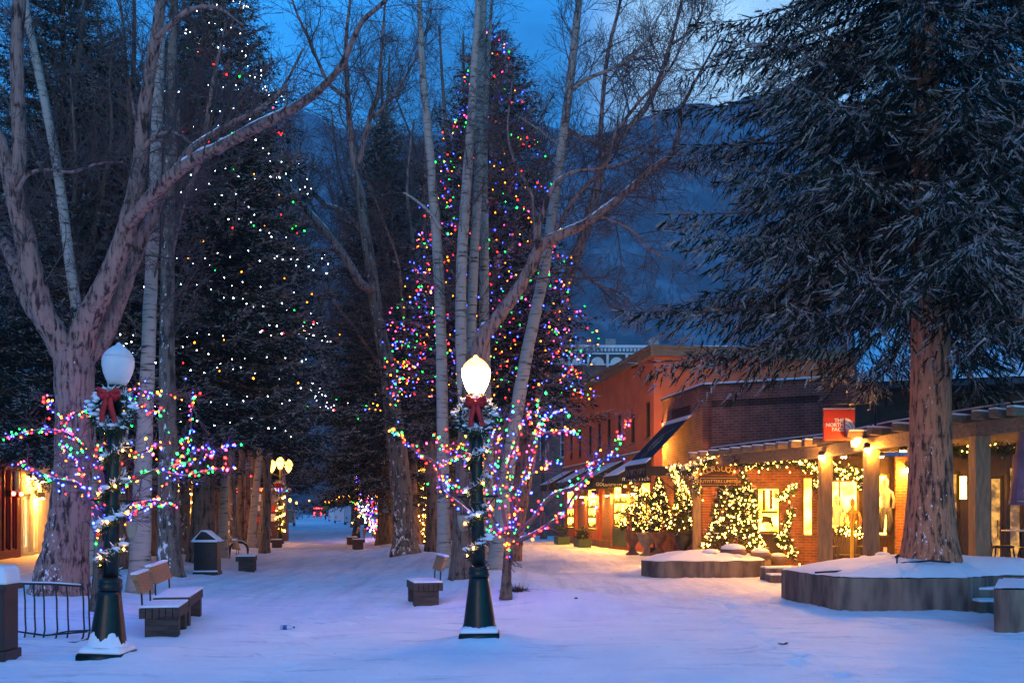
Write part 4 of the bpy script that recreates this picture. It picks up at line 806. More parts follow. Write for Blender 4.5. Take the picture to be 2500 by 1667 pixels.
# fascia set back above the rafters, and the porch ceiling
fs_ = MB(); cl = MB()
wl = [np.array([6.4, 32.0]), np.array([8.2, 31.1]), np.array([10.9, 29.5]), np.array([11.4, 29.2]), np.array([13, 26.4]), np.array([14.5, 25.8])]
for i in range(5):
    o_ = np.array([.55, .35]); beam(fs_, E[i] + o_, E[i + 1] + o_, bz0[i] + .46, bz0[i + 1] + .46, .17, .06)
    cl.add([[*E[i], bz0[i] + .445], [*E[i + 1], bz0[i + 1] + .445], [*wl[i + 1], 3.42], [*wl[i], 3.42]], [[0, 1, 2, 3]])
pw(fs_, 'fascia', 'roofdark')
sf = MB()
for i in range(5): beam(sf, E[i] + o_, E[i + 1] + o_, bz0[i] + .632, bz0[i + 1] + .632, .03, .09)
pw(sf, 'snow_ledge', 'snow'); pw(cl, 'ceiling', 'beamwood')
for i, w_ in ((0, .13), (2, .15), (3, .15), (4, .16)):
    pw(MB().box(E[i][0] - w_ * .9, E[i][0] + w_ * .9, E[i][1] - w_ * .9, E[i][1] + w_ * .9, -.2, bz0[i] - .002), 'post', 'timber')
for i in (2, 3):
    l = pw(MB().lathe([(.05, 0), (.07, .02), (.07, .1), (.03, .13)], 10, (E[i][0] - .16, E[i][1] - .2, bz0[i] + .02)), 'downlight', 'black')
    obj('bulb', MB().ball((E[i][0] - .16, E[i][1] - .2, bz0[i] - .01), .055, 8, 5), M['warmlamp'], l)
pq = np.array([E[2][0] + (E[3][0] - E[2][0]) * .62, E[2][1] + (E[3][1] - E[2][1]) * .62 - .3])
fl = pw(MB().box(pq[0] - .16, pq[0] + .16, pq[1] - .05, pq[1] + .1, 3.10, 3.34).tube([[pq[0] + .1, pq[1], 3.3], [pq[0] + .35, pq[1] + .1, 3.62]], .025, 6), 'flood_lamp', 'black')
obj('lens', MB().ball((pq[0], pq[1] - .07, 3.22), .13, 12, 6, sq=(1, .5, 1)), emit('flood_lens', (1, .5, .1), 700), fl)
for (a, Yq, z) in ((1955, 26.2, 2.96), (2205, 26.5, 3.28), (2240, 25.5, 3.28), (1760, 30, 3.3), (1860, 29, 3.3), (1720, 31, 3.3), (1930, 28, 3.3), (2060, 28, 3.2), (2150, 27.8, 3.2)):
    dl = pw(MB().lathe([(.09, 0), (.09, .1), (.03, .14)], 12, (X(a, Yq), Yq, z)), 'downlight', 'black'); obj('bulb', MB().lathe([(.075, -.02), (.075, .012)], 10, (X(a, Yq), Yq, z)), M['warmlamp'], dl)

# hanging shop sign with letters and a quarter-dome emblem
sY = 22.0; sx0, sx1 = X(2010, sY), X(2086, sY); z1_, z0_ = EYE + (HZ - 999) / F * sY, EYE + (HZ - 1075) / F * sY
sg = empty('shop_sign', ((sx0 + sx1) / 2, sY, z0_), 0, 'square red-orange shop sign with pale letters and a dome emblem hung over the pergola', 'sign')
w_, h_ = (sx1 - sx0), z1_ - z0_
red, rnt, rb = mk('sign_red'); rb.inputs['Base Color'].default_value = (.62, .05, .012, 1); rb.inputs['Roughness'].default_value = .5
obj('panel', MB().box(-w_ / 2, w_ / 2, -.04, .04, 0, h_), red, sg, bevel=.006)
wp = emit('sign_letter', (.9, .86, .8), 0.0, base=(.8, .78, .74))
for k, (wd, xx) in enumerate((('THE', .12), ('NORTH', .12), ('FACE', .12))): text(wd, .112, wp, sg, (xx - .03, -.052, h_ * (.635 - .145 * k)), (R(90), 0, 0), .004, align='RIGHT', bold=.003)
dm = MB(); cx_, cz_ = .125, h_ * .275
for (r0, r1) in ((.05, .105), (.12, .165), (.18, .225)):
    a_ = np.linspace(0, PI / 2, 9); po = [(cx_ + r1 * math.cos(t), cz_ + r1 * 1.35 * math.sin(t)) for t in a_] + [(cx_ + r0 * math.cos(t), cz_ + r0 * 1.35 * math.sin(t)) for t in a_[::-1]]
    for i in range(8): dm.prism([po[i], po[i + 1], po[16 - i], po[17 - i]], -.056, -.046, 'y')
obj('emblem', dm, wp, sg)
obj('bracket', MB().tube([[-w_ / 2, 0, h_ + .14], [w_ / 2 + .9, .2, h_ + .14]], .022, 6).tube([[-w_ * .3, 0, h_], [-w_ * .3, 0, h_ + .14]], .012, 6).tube([[w_ * .3, 0, h_], [w_ * .3, 0, h_ + .14]], .012, 6).tube([[w_ / 2 + .5, .1, h_ + .14], [w_ / 2 + .5, .1, -.3]], .03, 6), M['black'], sg)
obj('snow_cap', MB().box(-w_ / 2, w_ / 2, -.035, .035, h_ + .002, h_ + .02), M['snow'], sg)

# the carved double sign under the garland
bp_ = E[0] + (E[1] - E[0]) * .25; sy = 29.2
cs = empty('carved_sign', (X(1754, sy), sy, EYE + (HZ - 1188) / F * sy), 0, 'dark carved wooden double sign with gilt letters hung under the garland', 'sign')
q = sy / F; ww = 98 * q
obj('lower_board', MB().box(-ww / 2, ww / 2, -.03, .03, 0, 27 * q), M['darkwood'], cs, bevel=.01)
obj('border', MB().box(-ww * .46, ww * .46, -.036, -.031, 4 * q, 5 * q).box(-ww * .46, ww * .46, -.036, -.031, 21 * q, 22 * q).box(-ww * .46, -ww * .45, -.036, -.031, 5 * q, 21 * q).box(ww * .45, ww * .46, -.036, -.031, 5 * q, 21 * q), M['gold'], cs)
text('OUTFITTERS LIMITED', .13, M['gold'], cs, (0, -.036, 13 * q), (R(90), 0, 0), .003)
po = [(-ww * .36, 29 * q), (ww * .36, 29 * q)] + [(ww * .36 * math.cos(t), (36 + 21 * math.sin(t)) * q) for t in np.linspace(0, PI, 13)]
obj('arched_board', MB().prism(po, -.03, .03, 'y'), M['darkwood'], cs)
for i, ch in enumerate('GORSUCH'):
    t = PI * (.80 - .10 * i); text(ch, .24, M['gold'], cs, (ww * .40 * math.cos(t), -.036, (27 + 17 * math.sin(t)) * q), (R(90), (t - PI / 2) * -.45, 0), .003)
obj('hanger', MB().tube([[-ww * .3, 0, 50 * q], [-ww * .3, 0, 66 * q]], .012, 5).tube([[ww * .3, 0, 50 * q], [ww * .3, 0, 66 * q]], .012, 5), M['black'], cs)

# the old brick building behind, with its white cornice
rt = empty('old_building', (3, 70, 0), 0, 'tall old brick building with a white bracketed cornice behind the orange row', 'building')
Wo = Wall(rt, np.array([X(1285, 70), 70]), np.array([X(1800, 70), 70.5])); zo = EYE + (1250 - 846) / F * 70
oh = [(Wo.s_(1368), Wo.s_(1384), Wo.z_(1375, 1116), Wo.z_(1375, 1044)), (Wo.s_(1318), Wo.s_(1334), Wo.z_(1325, 1120), Wo.z_(1325, 1044)), (Wo.s_(1452), Wo.s_(1467), Wo.z_(1459, 985), Wo.z_(1459, 921)), (Wo.s_(1400), Wo.s_(1415), Wo.z_(1400, 985), Wo.z_(1400, 921)), (Wo.s_(1336), Wo.s_(1352), Wo.z_(1336, 985), Wo.z_(1336, 921))]
Wo.add('wall', holed(Wo.L, -.3, zo - 1.3, .4, oh), M['brickfar'])
for h in oh: window(Wo, h, 'whitepaint', 'glassdark', rec=.1, fw=.07, bars_z=1, sill=True)
co = MB().box(-.3, Wo.L, -.55, .4, zo - .12, zo).box(-.2, Wo.L, -.3, -.004, zo - .55, zo - .45).box(-.2, Wo.L, -.2, -.004, zo - 1.3, zo - 1.2)
for k in range(60): co.box(k * .26, k * .26 + .14, -.42, -.302, zo - .35, zo - .122)
Wo.add('cornice', co, M['whitepaint'])
Wo.add('frieze', MB().box(-.1, Wo.L, -.1, -.002, zo - 1.198, zo - .552), mat('frieze_green', (.06, .09, .09), None, 5, .7))
br = MB(); fan = MB()
for k in range(9):
    x = .2 + k * 1.35; br.box(x, x + .16, -.5, -.205, zo - 1.45, zo - .56)
    cxx = x + .755
    pts = [(cxx + .46 * math.cos(t), zo - 1.19 + .46 * math.sin(t)) for t in np.linspace(0, PI, 11)]
    fan.prism(pts, -.16, -.102, 'y')
Wo.add('bracket_row', br, M['whitepaint'])['kind'] = 'stuff'
Wo.add('fan_ornament_row', fan, M['whitepaint'])['kind'] = 'stuff'
Wo.add('roof_snow', MB().box(-.3, Wo.L, -.5, .4, zo + .001, zo + .06), M['snow'])
for a in (1482, 1590): Wo.add('chimney', MB().box(Wo.s_(a), Wo.s_(a) + .75, 1.0, 1.6, zo - .5, zo + .75), M['frost'])

# the left side of the mall
def lx(Y): return -11 - SL * Y
rt = empty('maroon_shop', (lx(33), 33, 0), 0, 'maroon boarded shop front with tall dark panes at the left edge', 'building')
Wm = Wall(rt, np.array([lx(28), 28]), np.array([lx(36.9), 36.9]))
hm = [(Wm.s_(a), Wm.s_(b), .3, 3.2) for a, b in ((3, 10), (14, 26), (30, 42))] + [(Wm.s_(a), Wm.s_(b), 4.3, 7.2) for a, b in ((2, 10), (16, 25), (31, 40))]
hm += [(.8, 2.2, .3, 3.2), (3, 4.2, .3, 3.2)]
Wm.add('wall', holed(Wm.L, -.3, 8.2, .3, hm), M['maroon'])
for h in hm: window(Wm, h, 'maroon', 'glassdark', rec=.08, fw=.05)
Wm.add('ledge', MB().box(0, Wm.L, -.4, -.004, 3.6, 3.85), M['roofdark']); Wm.add('snow_ledge', MB().box(0, Wm.L, -.38, -.004, 3.851, 3.93), M['snow'])
Wm.add('hanging_board', MB().box(Wm.s_(2), Wm.s_(9), -.5, -.45, 2.35, 3.1), M['whitepaint'])
for a in (15, 34):
    l = Wm.add('signal_lamp', MB().box(Wm.s_(a) - .1, Wm.s_(a) + .1, -.2, -.004, 2.2, 2.42), M['black']); obj('lens', MB().ball((Wm.s_(a), -.24, 2.31), .075, 10, 6), M['redsign'], l)
rt = empty('white_shop', (lx(38.5), 38.5, 0), 0, 'white plastered narrow shop with a flared top and a lit glass door', 'building')
Ww = Wall(rt, np.array([lx(36.95), 36.95]), np.array([lx(41.2), 41.2]))
dh = (Ww.s_(57), Ww.s_(76), .12, 2.35); dh2 = (Ww.s_(82), Ww.s_(92), .12, 2.5)
pl = mat('white_plaster', (.62, .58, .52), (.5, .46, .42), 3, .85, .3)
Ww.add('wall', holed(Ww.L, -.3, 3.5, .3, [dh, dh2]), pl)
Ww.add('gable', MB().prism([(0, 3.502), (Ww.L, 3.502), (Ww.L - .1, 4.6), (Ww.L - .8, 5.0), (.9, 5.0), (.2, 4.2)], -.02, .28, 'y'), pl)
window(Ww, dh, 'whitepaint', 'pane_pale', name='door', rec=.08, fw=.22, bars_x=1); window(Ww, dh2, 'whitepaint', 'pane_pale', name='side_light', rec=.08, fw=.12)
for a, z in ((70, 2.95), (93, 2.85), (88, 2.2)): lamp_box(Ww, Ww.s_(a), z, h=.22, w=.2)
rt = empty('mustard_shop', (lx(48), 48, 0), 0, 'mustard lit shop row partly hidden behind the huge cottonwood', 'building')
Wy = Wall(rt, np.array([lx(41.25), 41.25]), np.array([lx(63), 63])); hy = [(x, x + 1.9, .5, 2.9) for x in (1.2, 4.2, 7.4, 10.6, 13.8, 17)]
yl = mat('mustard_plaster', (.42, .25, .07), (.33, .19, .05), 3, .85, .2)
Wy.add('wall', holed(Wy.L, -.3, 6.2, .3, hy), yl)
for k, h in enumerate(hy): window(Wy, h, 'darkwood', 'pane' if k % 2 == 0 else 'pane_pale', name='shop_window', rec=.1, fw=.12, bars_x=1, bars_z=1)
for x in (3.7, 6.9, 10.1): lamp_box(Wy, x, 2.7)
rt = empty('far_shop', (lx(80), 80, 0), 0, 'far shop row with lit windows glimpsed between the trunks left of the mall', 'building')
Wz = Wall(rt, np.array([lx(66), 66]), np.array([lx(98), 98])); hz = [(x, x + 2.2, .5, 2.9) for x in (2, 6, 10, 15, 20, 25)]
Wz.add('wall', holed(Wz.L, -.3, 7, .3, hz), M['brickfar'])
for k, h in enumerate(hz): window(Wz, h, 'darkwood', 'pane_pale' if k % 2 else 'pane', name='shop_window', rec=.1, fw=.12, bars_x=1)
# a far row on the right, past the crossing
rt = empty('far_inn', (4.2 - SL * 105 + 9, 105, 0), 0, 'low timber building across the lane past the brick building', 'building')
rx = lambda Y: 12.4 - SL * Y
Wq = Wall(rt, np.array([rx(140), 140]), np.array([rx(84), 84])); hq = [(x, x + 2.4, .5, 2.9) for x in range(3, 54, 7)]
Wq.add('wall', holed(Wq.L, -.3, 6.5, .3, hq), M['beamwood'])
for k, h in enumerate(hq): window(Wq, h, 'darkwood', 'pane' if k % 3 == 0 else 'pane_dim', name='shop_window', rec=.1, fw=.12, bars_x=1)
Wq2 = Wall(rt, np.array([rx(84), 84]), np.array([rx(84) + 12, 86])); Wq2.add('wall', holed(Wq2.L, -.3, 6.5, .3, [], .31), M['beamwood'])

# ------------------------------------------------------------------ planters, steps
def planter(poly, h, mound, label, loc, seed, peak=None):
    poly = np.array(poly, float); r0 = empty('planter', (loc[0], loc[1], 0), 0, label, 'planter'); o = np.array([loc[0], loc[1]])
    # round the outline a little
    q = []
    for i in range(len(poly)):
        a, b, c = poly[i - 1], poly[i], poly[(i + 1) % len(poly)]; q += [b + (a - b) * .06, b + (c - b) * .06]
    q = np.array(q); k = len(q); pc = np.array(peak if peak is not None else q.mean(0)); inn = q + (q.mean(0) - q) / np.linalg.norm(q.mean(0) - q, axis=1, keepdims=True) * .28
    mb = MB(); v = [[*(p - o), -.3] for p in q] + [[*(p - o), h] for p in q] + [[*(p - o), h] for p in inn] + [[*(p - o), h - .2] for p in inn]
    for a in range(3): mb.f.append((np.array([[a * k + i, a * k + (i + 1) % k, (a + 1) * k + (i + 1) % k, (a + 1) * k + i] for i in range(k)]), np.zeros(k, int), False))
    mb.v.append(np.array(v)); mb.n = len(v); obj('wall', mb, M['concrete'], r0)
    rg = np.random.default_rng(seed); n = 14; V = []; dn = 6; qq = np.concatenate([q[i] + (q[(i + 1) % k] - q[i]) * np.linspace(0, 1, dn, endpoint=False)[:, None] for i in range(k)]); kk = len(qq)
    for j in range(n + 1):
        f = j / n; P_ = pc + (qq - pc) * (.992 if j == n else f)
        z = h + .012 + mound * (1 - f * f) ** 1.0 + .03 * np.sin(P_[:, 0] * 4.1 + seed) * np.sin(P_[:, 1] * 3.7) * (1 - f) * 2 * f + rg.normal(0, .008, kk)
        if j == n: z = np.full(kk, h + .006) + rg.uniform(0, .02, kk)
        V.append(np.column_stack([P_ - o, z]))
    i = np.arange(n)[:, None] * kk; j = np.arange(kk)[None]
    mb = MB().add(np.concatenate(V), np.stack([i + j, i + (j + 1) % kk, i + kk + (j + 1) % kk, i + kk + j], -1).reshape(-1, 4), 0, True)
    obj('snow_fill', mb, M['snow'], r0); return r0
PA = [(5.08, 18.9), (5.28, 17.5), (5.47, 16.7), (6.5, 16.45), (7.66, 16.6), (8.3, 17.1), (11.5, 17.4), (11.5, 19.4), (8.4, 21.3), (6.4, 21.0)]
planter(PA, .55, .30, 'large round board-marked concrete planter around the frosted spruce', (7.5, 17.8), 3, (7.6, 18.0))
PBp = [(3.33, 25.8), (3.72, 25.15), (5.2, 25.1), (6.45, 25.5), (7.2, 27.6), (5.8, 29.3), (4.0, 28.6)]
planter(PBp, .40, .22, 'lower concrete planter heaped with snowy rocks before the brick corner', (5, 26.5), 4, (5.3, 27.0))
PCp = [(6.53, 13.5), (9.5, 13.3), (9.5, 15.6), (7.62, 15.6)]
planter(PCp, .60, .03, 'rough concrete block planter cut off by the right edge of the picture', (8, 14.5), 5)
st = empty('steps', (7.9, 16.6, 0), 0, 'snowy concrete steps between the round planter and the block planter', 'steps')
for k, (y0, z) in enumerate(((16.35, .17), (16.75, .34), (17.15, .5))):
    obj('step', MB().box(-.22, 1.6, y0 - 16.6, y0 - 16.6 + .398, -.2, z), M['concrete'], st, bevel=.01); obj('snow_cap', MB().box(-.21, 1.59, y0 - 16.59, y0 - 16.6 + .39, z + .001, z + .045), M['snow'], st, bevel=.015)
st = empty('steps', (6.9, 24.0, 0), 0, 'pair of low snowy concrete steps between the two planters', 'steps')
for k, (y0, z) in enumerate(((-.3, .14), (.2, .28))):
    obj('step', MB().box(-.75, .75, y0, y0 + .498, -.2, z), M['concrete'], st, bevel=.01); obj('snow_cap', MB().box(-.74, .74, y0 + .01, y0 + .49, z + .001, z + .04), M['snow'], st, bevel=.015)
rk = np.random.default_rng(4)
def rock(loc, s, label, group=None):
    mb = MB().ball((0, 0, 0), 1, 12, 8); v = mb.v[-1]; nn = 1 + .22 * np.sin(v[:, 0] * 3 + rk.uniform(0, 6)) * np.sin(v[:, 1] * 2.6 + rk.uniform(0, 6)) + .12 * np.sin(v[:, 2] * 5 + 1)
    mb.v[-1] = v * nn[:, None] * np.array([s, s * .8, s * .62]); o = obj('rock', mb, M['rock'], None, loc, rk.uniform(0, 6)); tag(o, label, 'rock', group)
    c = MB(); a, b = mb.f[0][0], mb.v[-1]; c.ball((0, 0, 0), 1, 14, 8); w = c.v[-1]; c.v[-1] = np.column_stack([w[:, 0] * s * .98, w[:, 1] * s * .8, np.where(w[:, 2] > 0, w[:, 2] * s * .42, w[:, 2] * .02) + s * .34]); obj('snow_cap', c, M['snow'], o)
for (a, b, Y, s, l) in ((1790, 1350, 26.3, .34, 'largest snow-capped rock in the lower planter, under the lit fir'), (1800, 1364, 25.8, .17, 'small rock with bare brown face in front of the largest one'), (1856, 1356, 26.4, .28, 'snow-capped rock at the right end of the lower planter'), (1735, 1356, 26.2, .24, 'low snow-capped rock left of the lit fir'), (1900, 1364, 26.6, .22, 'flat snowy rock between the lower planter and the pergola post')):
    q = P(a, b, Y); rock((q[0], q[1], q[2]), s, l)
for (a, b, Y, s, l) in ((2155, 1361, 19.8, .16, 'tan boulder half sunk in the round planter snow left of the spruce'), (2110, 1368, 20, .14, 'small rock in the round planter near the pergola posts')):
    q = P(a, b, Y); rock((q[0], q[1], q[2]), s, l)
q = P(2190, 1380, 17.2); bx_ = tag(obj('spike_light', MB().tube([[0, 0, -.1], [0, 0, .14]], .016, 6).tube([[-.07, 0, .0], [.03, 0, .03]], .012, 6).tube([[-.025, -.02, .14], [.03, 0, .18]], .03, 8), M['black'], None, q), 'small black spike spotlight poking from the round planter snow', 'spotlight')
cbl = tag(obj('cable', MB().tube([P(1990, 1397, 17.1), P(2060, 1393, 17.2), P(2140, 1385, 17.3), P(2200, 1374, 17.3), P(2270, 1368, 17.1), P(2320, 1372, 17.15)], .018, 6), M['black'], None), 'black cable lying over the round planter snow past the trunk', 'cable')

# ------------------------------------------------------------------ greenery helper
def fluff(mb, path, rad, n, fl, fw, rg, snow=.12, mats=(0, 1), ap=None):
    path = np.asarray(path, float); seg = np.linalg.norm(np.diff(path, axis=0), axis=1); cum = np.concatenate([[0], np.cumsum(seg)])
    s = rg.uniform(0, cum[-1], n); p = np.stack([np.interp(s, cum, path[:, k]) for k in range(3)], -1)
    d = unit(rg.standard_normal((n, 3))); r = np.interp(s, cum, np.broadcast_to(rad, len(path))) if np.ndim(rad) else rad
    p = p + d * (r * rg.uniform(.1, .75, n))[:, None]; dd = unit(d + .6 * rg.standard_normal((n, 3)) + np.array([0, 0, -.2]))
    mi = np.where((d[:, 2] > .15) & (rg.random(n) < snow * 2.2) | (rg.random(n) < snow * .2), mats[1], mats[0])
    return mb.add(flake_tris(p, dd, fl * rg.uniform(.6, 1.3, n), fw * rg.uniform(.7, 1.3, n), rg).reshape(-1, 3), np.arange(3 * n).reshape(-1, 3), mi)
BM = {}
def bulb_mesh(c):
    if c not in BM:
        BM[c] = MB().ball((0, 0, 0), 1, 6, 4, sq=(1, 1, 1.25)).mesh('bulb_' + c, BULB[c])
    return BM[c]
MULTI = ['red', 'green', 'blue', 'amber', 'red', 'blue', 'green', 'pink', 'amber', 'blue']
def bulbs(root, pts, size, cols, rg):
    o = np.array(root.location)
    for i, p in enumerate(pts):
        c = cols[int(rg.integers(len(cols)))]; b = link('bulb', bulb_mesh(c), root, np.asarray(p) - o); s = size * rg.choice([.65, .8, 1.0, 1.35], p=[.25, .35, .3, .1]); b.scale = (s, s, s); b.rotation_euler = (rg.uniform(-1, 1), rg.uniform(-1, 1), 0)
def along(path, n, jit, rg):
    path = np.asarray(path, float); seg = np.linalg.norm(np.diff(path, axis=0), axis=1); cum = np.concatenate([[0], np.cumsum(seg)])
    s = np.sort(rg.uniform(0, cum[-1], n)); p = np.stack([np.interp(s, cum, path[:, k]) for k in range(3)], -1)
    j = rg.standard_normal((n, 3)) * jit; return p + j
def light_string(path, n, jit, size, cols, label, group, seed, wire=.0035, wm='black'):
    rg = np.random.default_rng(seed); pts = along(path, n, jit, rg)
    o = pts[0]; r = obj('light_string', MB().tube(pts - o, wire, 3, cap=False), M[wm], None, o, fix=False); tag(r, label, 'light string', group)
    bulbs(r, pts, size, cols, rg); return r
WARM = ['warm']

# ------------------------------------------------------------------ lamp posts
def ribbon(mb, pts, w, ax=(0, 0, 1), th=.008):
    pts = np.asarray(pts, float); a = np.asarray(ax, float) * w / 2; k = len(pts)
    t = np.gradient(pts, axis=0); n = unit(np.cross(t, np.asarray(ax, float))) * th / 2
    v = np.concatenate([pts - a - n, pts + a - n, pts + a + n, pts - a + n]); f = []
    for c in range(4):
        d = (c + 1) % 4
        for i in range(k - 1): f.append([c * k + i, c * k + i + 1, d * k + i + 1, d * k + i])
    mb.add(v, f, 0, True)
def lamp_post(loc, lit, label, tilt, seed):
    r = empty('street_lamp', loc, 0, label, 'street lamp')
    pl_ = MB().lathe([(.36, -.15), (.36, .06), (.345, .085)], 4, square=True); obj('plinth', pl_, M['iron'], r)
    obj('snow_cap', MB().lathe([(.34, .086), (.335, .13), (.27, .165), (.15, .17)], 4, square=True, sm=False), M['snow'], r, bevel=.02)
    obj('base', MB().lathe([(.20, .12), (.205, .16), (.195, .19), (.185, .26), (.165, .42), (.142, .58), (.125, .72), (.118, .78)], 32, flute=.035).lathe([(.118, .78), (.135, .79), (.138, .83), (.125, .86), (.135, .875), (.13, .90), (.09, .93)], 24), M['iron'], r)
    if not lit:   # wind-packed snow on the foot
        sn = MB(); na, nr_ = 40, 7; a_ = np.linspace(-PI * 1.02, .25, na); rg0 = np.random.default_rng(8)
        top = .17 + .11 * np.clip(np.sin((a_ + PI) / 3.3 * PI), 0, 1) ** .6 + .05 * np.sin(a_ * 5) + rg0.normal(0, .012, na); zr = np.array([.15, .2, .28, .38, .5]); rr_ = np.array([.212, .204, .192, .177, .158])
        V = np.array([[[np.interp(zq, zr, rr_) * (1.03 + .05 * (1 - j / nr_)) * math.cos(a), np.interp(zq, zr, rr_) * (1.03 + .05 * (1 - j / nr_)) * math.sin(a), zq] for a, zq in zip(a_, .155 + (top - .155) * j / nr_)] for j in range(nr_ + 1)])
        i_ = np.arange(nr_)[:, None] * na + np.arange(na - 1)[None]; sn.add(V.reshape(-1, 3), np.stack([i_, i_ + 1, i_ + na + 1, i_ + na], -1).reshape(-1, 4), 0, True)
        obj('packed_snow', sn, M['snow'], r)
    obj('shaft', MB().lathe([(.082, .9), (.078, 1.5), (.072, 2.3), (.066, 2.95)], 24, flute=.07).lathe([(.088, 1.70), (.092, 1.72), (.088, 1.74)], 16), M['iron'], r)
    obj('capital', MB().lathe([(.066, 2.94), (.11, 2.98), (.12, 3.02), (.09, 3.06), (.105, 3.09), (.10, 3.11)], 20), M['iron'], r)
    obj('globe', MB().lathe([(.085, 3.105), (.12, 3.16), (.155, 3.24), (.176, 3.33), (.178, 3.39), (.168, 3.43)], 28), M['globe'] if lit else M['lampoff'], r)
    obj('globe_cap', MB().lathe([(.170, 3.428), (.150, 3.47), (.115, 3.51), (.07, 3.545), (.035, 3.565), (.02, 3.59), (.004, 3.60)], 28), M['globecap'] if lit else M['lampoff'], r)
    ar = MB().tube([[-.26, .02, 1.80], [.26, .02, 1.80]], .014, 6).tube([[-.22, .02, 1.79], [-.05, .02, 1.60]], .01, 5).tube([[.22, .02, 1.79], [.05, .02, 1.60]], .01, 5)
    obj('bracket', ar, M['iron'], r)
    sx = 1 if not lit else -1
    obj('hanging_pot', MB().lathe([(.015, 1.36), (.04, 1.40), (.06, 1.48), (.068, 1.56), (.064, 1.565)], 14, (sx * .2, .06, 0)).tube([[sx * .2, .06, 1.56], [sx * .2, .03, 1.79]], .006, 4), M['stone_urn'], r)
    r.rotation_euler = (0, tilt, 0)
    # wreath with a bow
    c = np.array([0, -.10, 2.80]); rg = np.random.default_rng(seed); Rm_ = Matrix.Rotation(tilt, 3, 'Y')
    def W_(p): return np.array(Rm_ @ Vector(p)) + np.array(loc)
    wr = empty('wreath', W_(c), 0, ('fir wreath hung below the unlit globe, powdered with snow' if not lit else 'fir wreath hung below the lit globe, snow along its top'), 'wreath'); wr.rotation_euler = (0, tilt, 0)
    th = np.linspace(0, 2 * PI, 30); mb = MB(); ring = np.stack([.20 * np.cos(th), 0 * th, .20 * np.sin(th)], -1); fluff(mb, ring, .115, 1500, .07, .016, rg, .30)
    mb.tube(ring, .03, 6, 0); obj('foliage', mb, [M['garland'], M['snow']], wr, fix=False)
    sn = MB()
    for t in rg.uniform(0, 2 * PI, 34): sn.ball((.20 * math.cos(t) + rg.normal(0, .04), rg.uniform(-.1, -.02), .20 * math.sin(t) + .05 + rg.normal(0, .03)), rg.uniform(.016, .042), 7, 5, sq=(1.2, 1, .6))
    s_ = obj('snow_clumps', sn, M['snow'], wr); s_['kind'] = 'stuff'
    bw = MB()
    for sg in (-1, 1):
        ribbon(bw, [(0, -.12, .17), (sg * .07, -.155, .215), (sg * .125, -.14, .225), (sg * .13, -.12, .17), (sg * .07, -.125, .15), (0, -.13, .165)], .075, (0, -.45, .9))
        ribbon(bw, [(sg * .01, -.135, .16), (sg * .035, -.15, .06), (sg * .06, -.14, -.04), (sg * (.075 + .02 * sg), -.145, -.13)], .062, (1, 0, 0))
    bw.ball((0, -.145, .165), .032, 8, 6); obj('bow', bw, M['bow'], wr)
    # garland wound round the post
    tt = np.linspace(0, 1, 70); hel = np.stack([.105 * np.cos(tt * 4.6 * 2 * PI + 1), .105 * np.sin(tt * 4.6 * 2 * PI + 1), .95 + 1.75 * tt], -1)
    g = empty('garland', W_((0, 0, .95)), 0, ('snowy fir garland with white bulbs wound round the unlit lamp post' if not lit else 'snowy fir garland with white bulbs wound round the lit lamp post'), 'garland'); g.rotation_euler = (0, tilt, 0); hl = hel - [0, 0, .95]
    mb = MB(); fluff(mb, hl, .10, 2300, .07, .016, rg, .30); mb.tube(hl, .016, 5, 0); obj('foliage', mb, [M['garland'], M['snow']], g, fix=False)
    sn = MB()
    for q in rg.uniform(0, 1, 60):
        i = int(q * 69); a = hl[i]
        if a[1] < .04: sn.ball(a * [1.25, 1.25, 1] + [rg.normal(0, .02), rg.normal(0, .02), .035], rg.uniform(.02, .05), 7, 5, sq=(1.3, 1.1, .55))
    s_ = obj('snow_clumps', sn, M['snow'], g); s_['kind'] = 'stuff'
    for i in range(4, 68, 4):
        a = hl[i] * [1.55, 1.55, 1]; b = link('bulb', bulb_mesh('warm' if not lit else 'warm'), g, a); b.scale = (.012,) * 3
lA = base(262, 1597); lB = base(1171, 1568)
lA[2] = H(lA[0], lA[1]) - .05; lB[2] = H(lB[0], lB[1]) - .05
lamp_post(lA, False, 'unlit green iron lamp post with pale acorn globe and snow packed on its foot', R(2.1), 3)
lamp_post(lB, True, 'lit green iron lamp post with a glowing acorn globe', R(-.8), 4)

# ------------------------------------------------------------------ benches
def bench(L=1.05, W_=.52, nb=1):
    r = empty('bench', (0, 0, 0)); mb = MB(); n = 6; w = W_ / n
    for i in range(n): mb.box(i * w + .004, (i + 1) * w - .004, 0, L, .27 + .004 * (i % 2), .405)
    obj('seat', mb, M['benchwood'], r, bevel=.006)
    for y in (.05, L - .25): obj('leg', MB().box(.07, W_ - .02, y, y + .2, -.15, .268), M['benchwood'], r, bevel=.005)
    for k in range(nb):
        y0 = .02 + k * (L / nb); y1 = y0 + L / nb - .06
        b = MB(); v = np.array([[-.02, y0, .62], [.05, y0, .60], [-.10, y0, .84], [-.03, y0, .85]]); v2 = v.copy(); v2[:, 1] = y1
        b.add(np.concatenate([v, v2]), [[0, 1, 3, 2], [4, 6, 7, 5], [0, 4, 5, 1], [2, 3, 7, 6], [0, 2, 6, 4], [1, 5, 7, 3]])
        bk = obj('backrest', b, M['plankwood'], r, bevel=.006)
        for y in (y0 + .12, y1 - .15): obj('support', MB().tube([[.03, y, .3], [.015, y, .62]], .013, 6), M['black'], r)
        obj('snow_cap', MB().box(-.11, -.02, y0, y1, .852, .885), M['snow'], r, bevel=.012)
    obj('seat_snow', MB().box(.01, W_ - .005, .005, L - .01, .41, .44), M['snow'], r, bevel=.012)
    return r
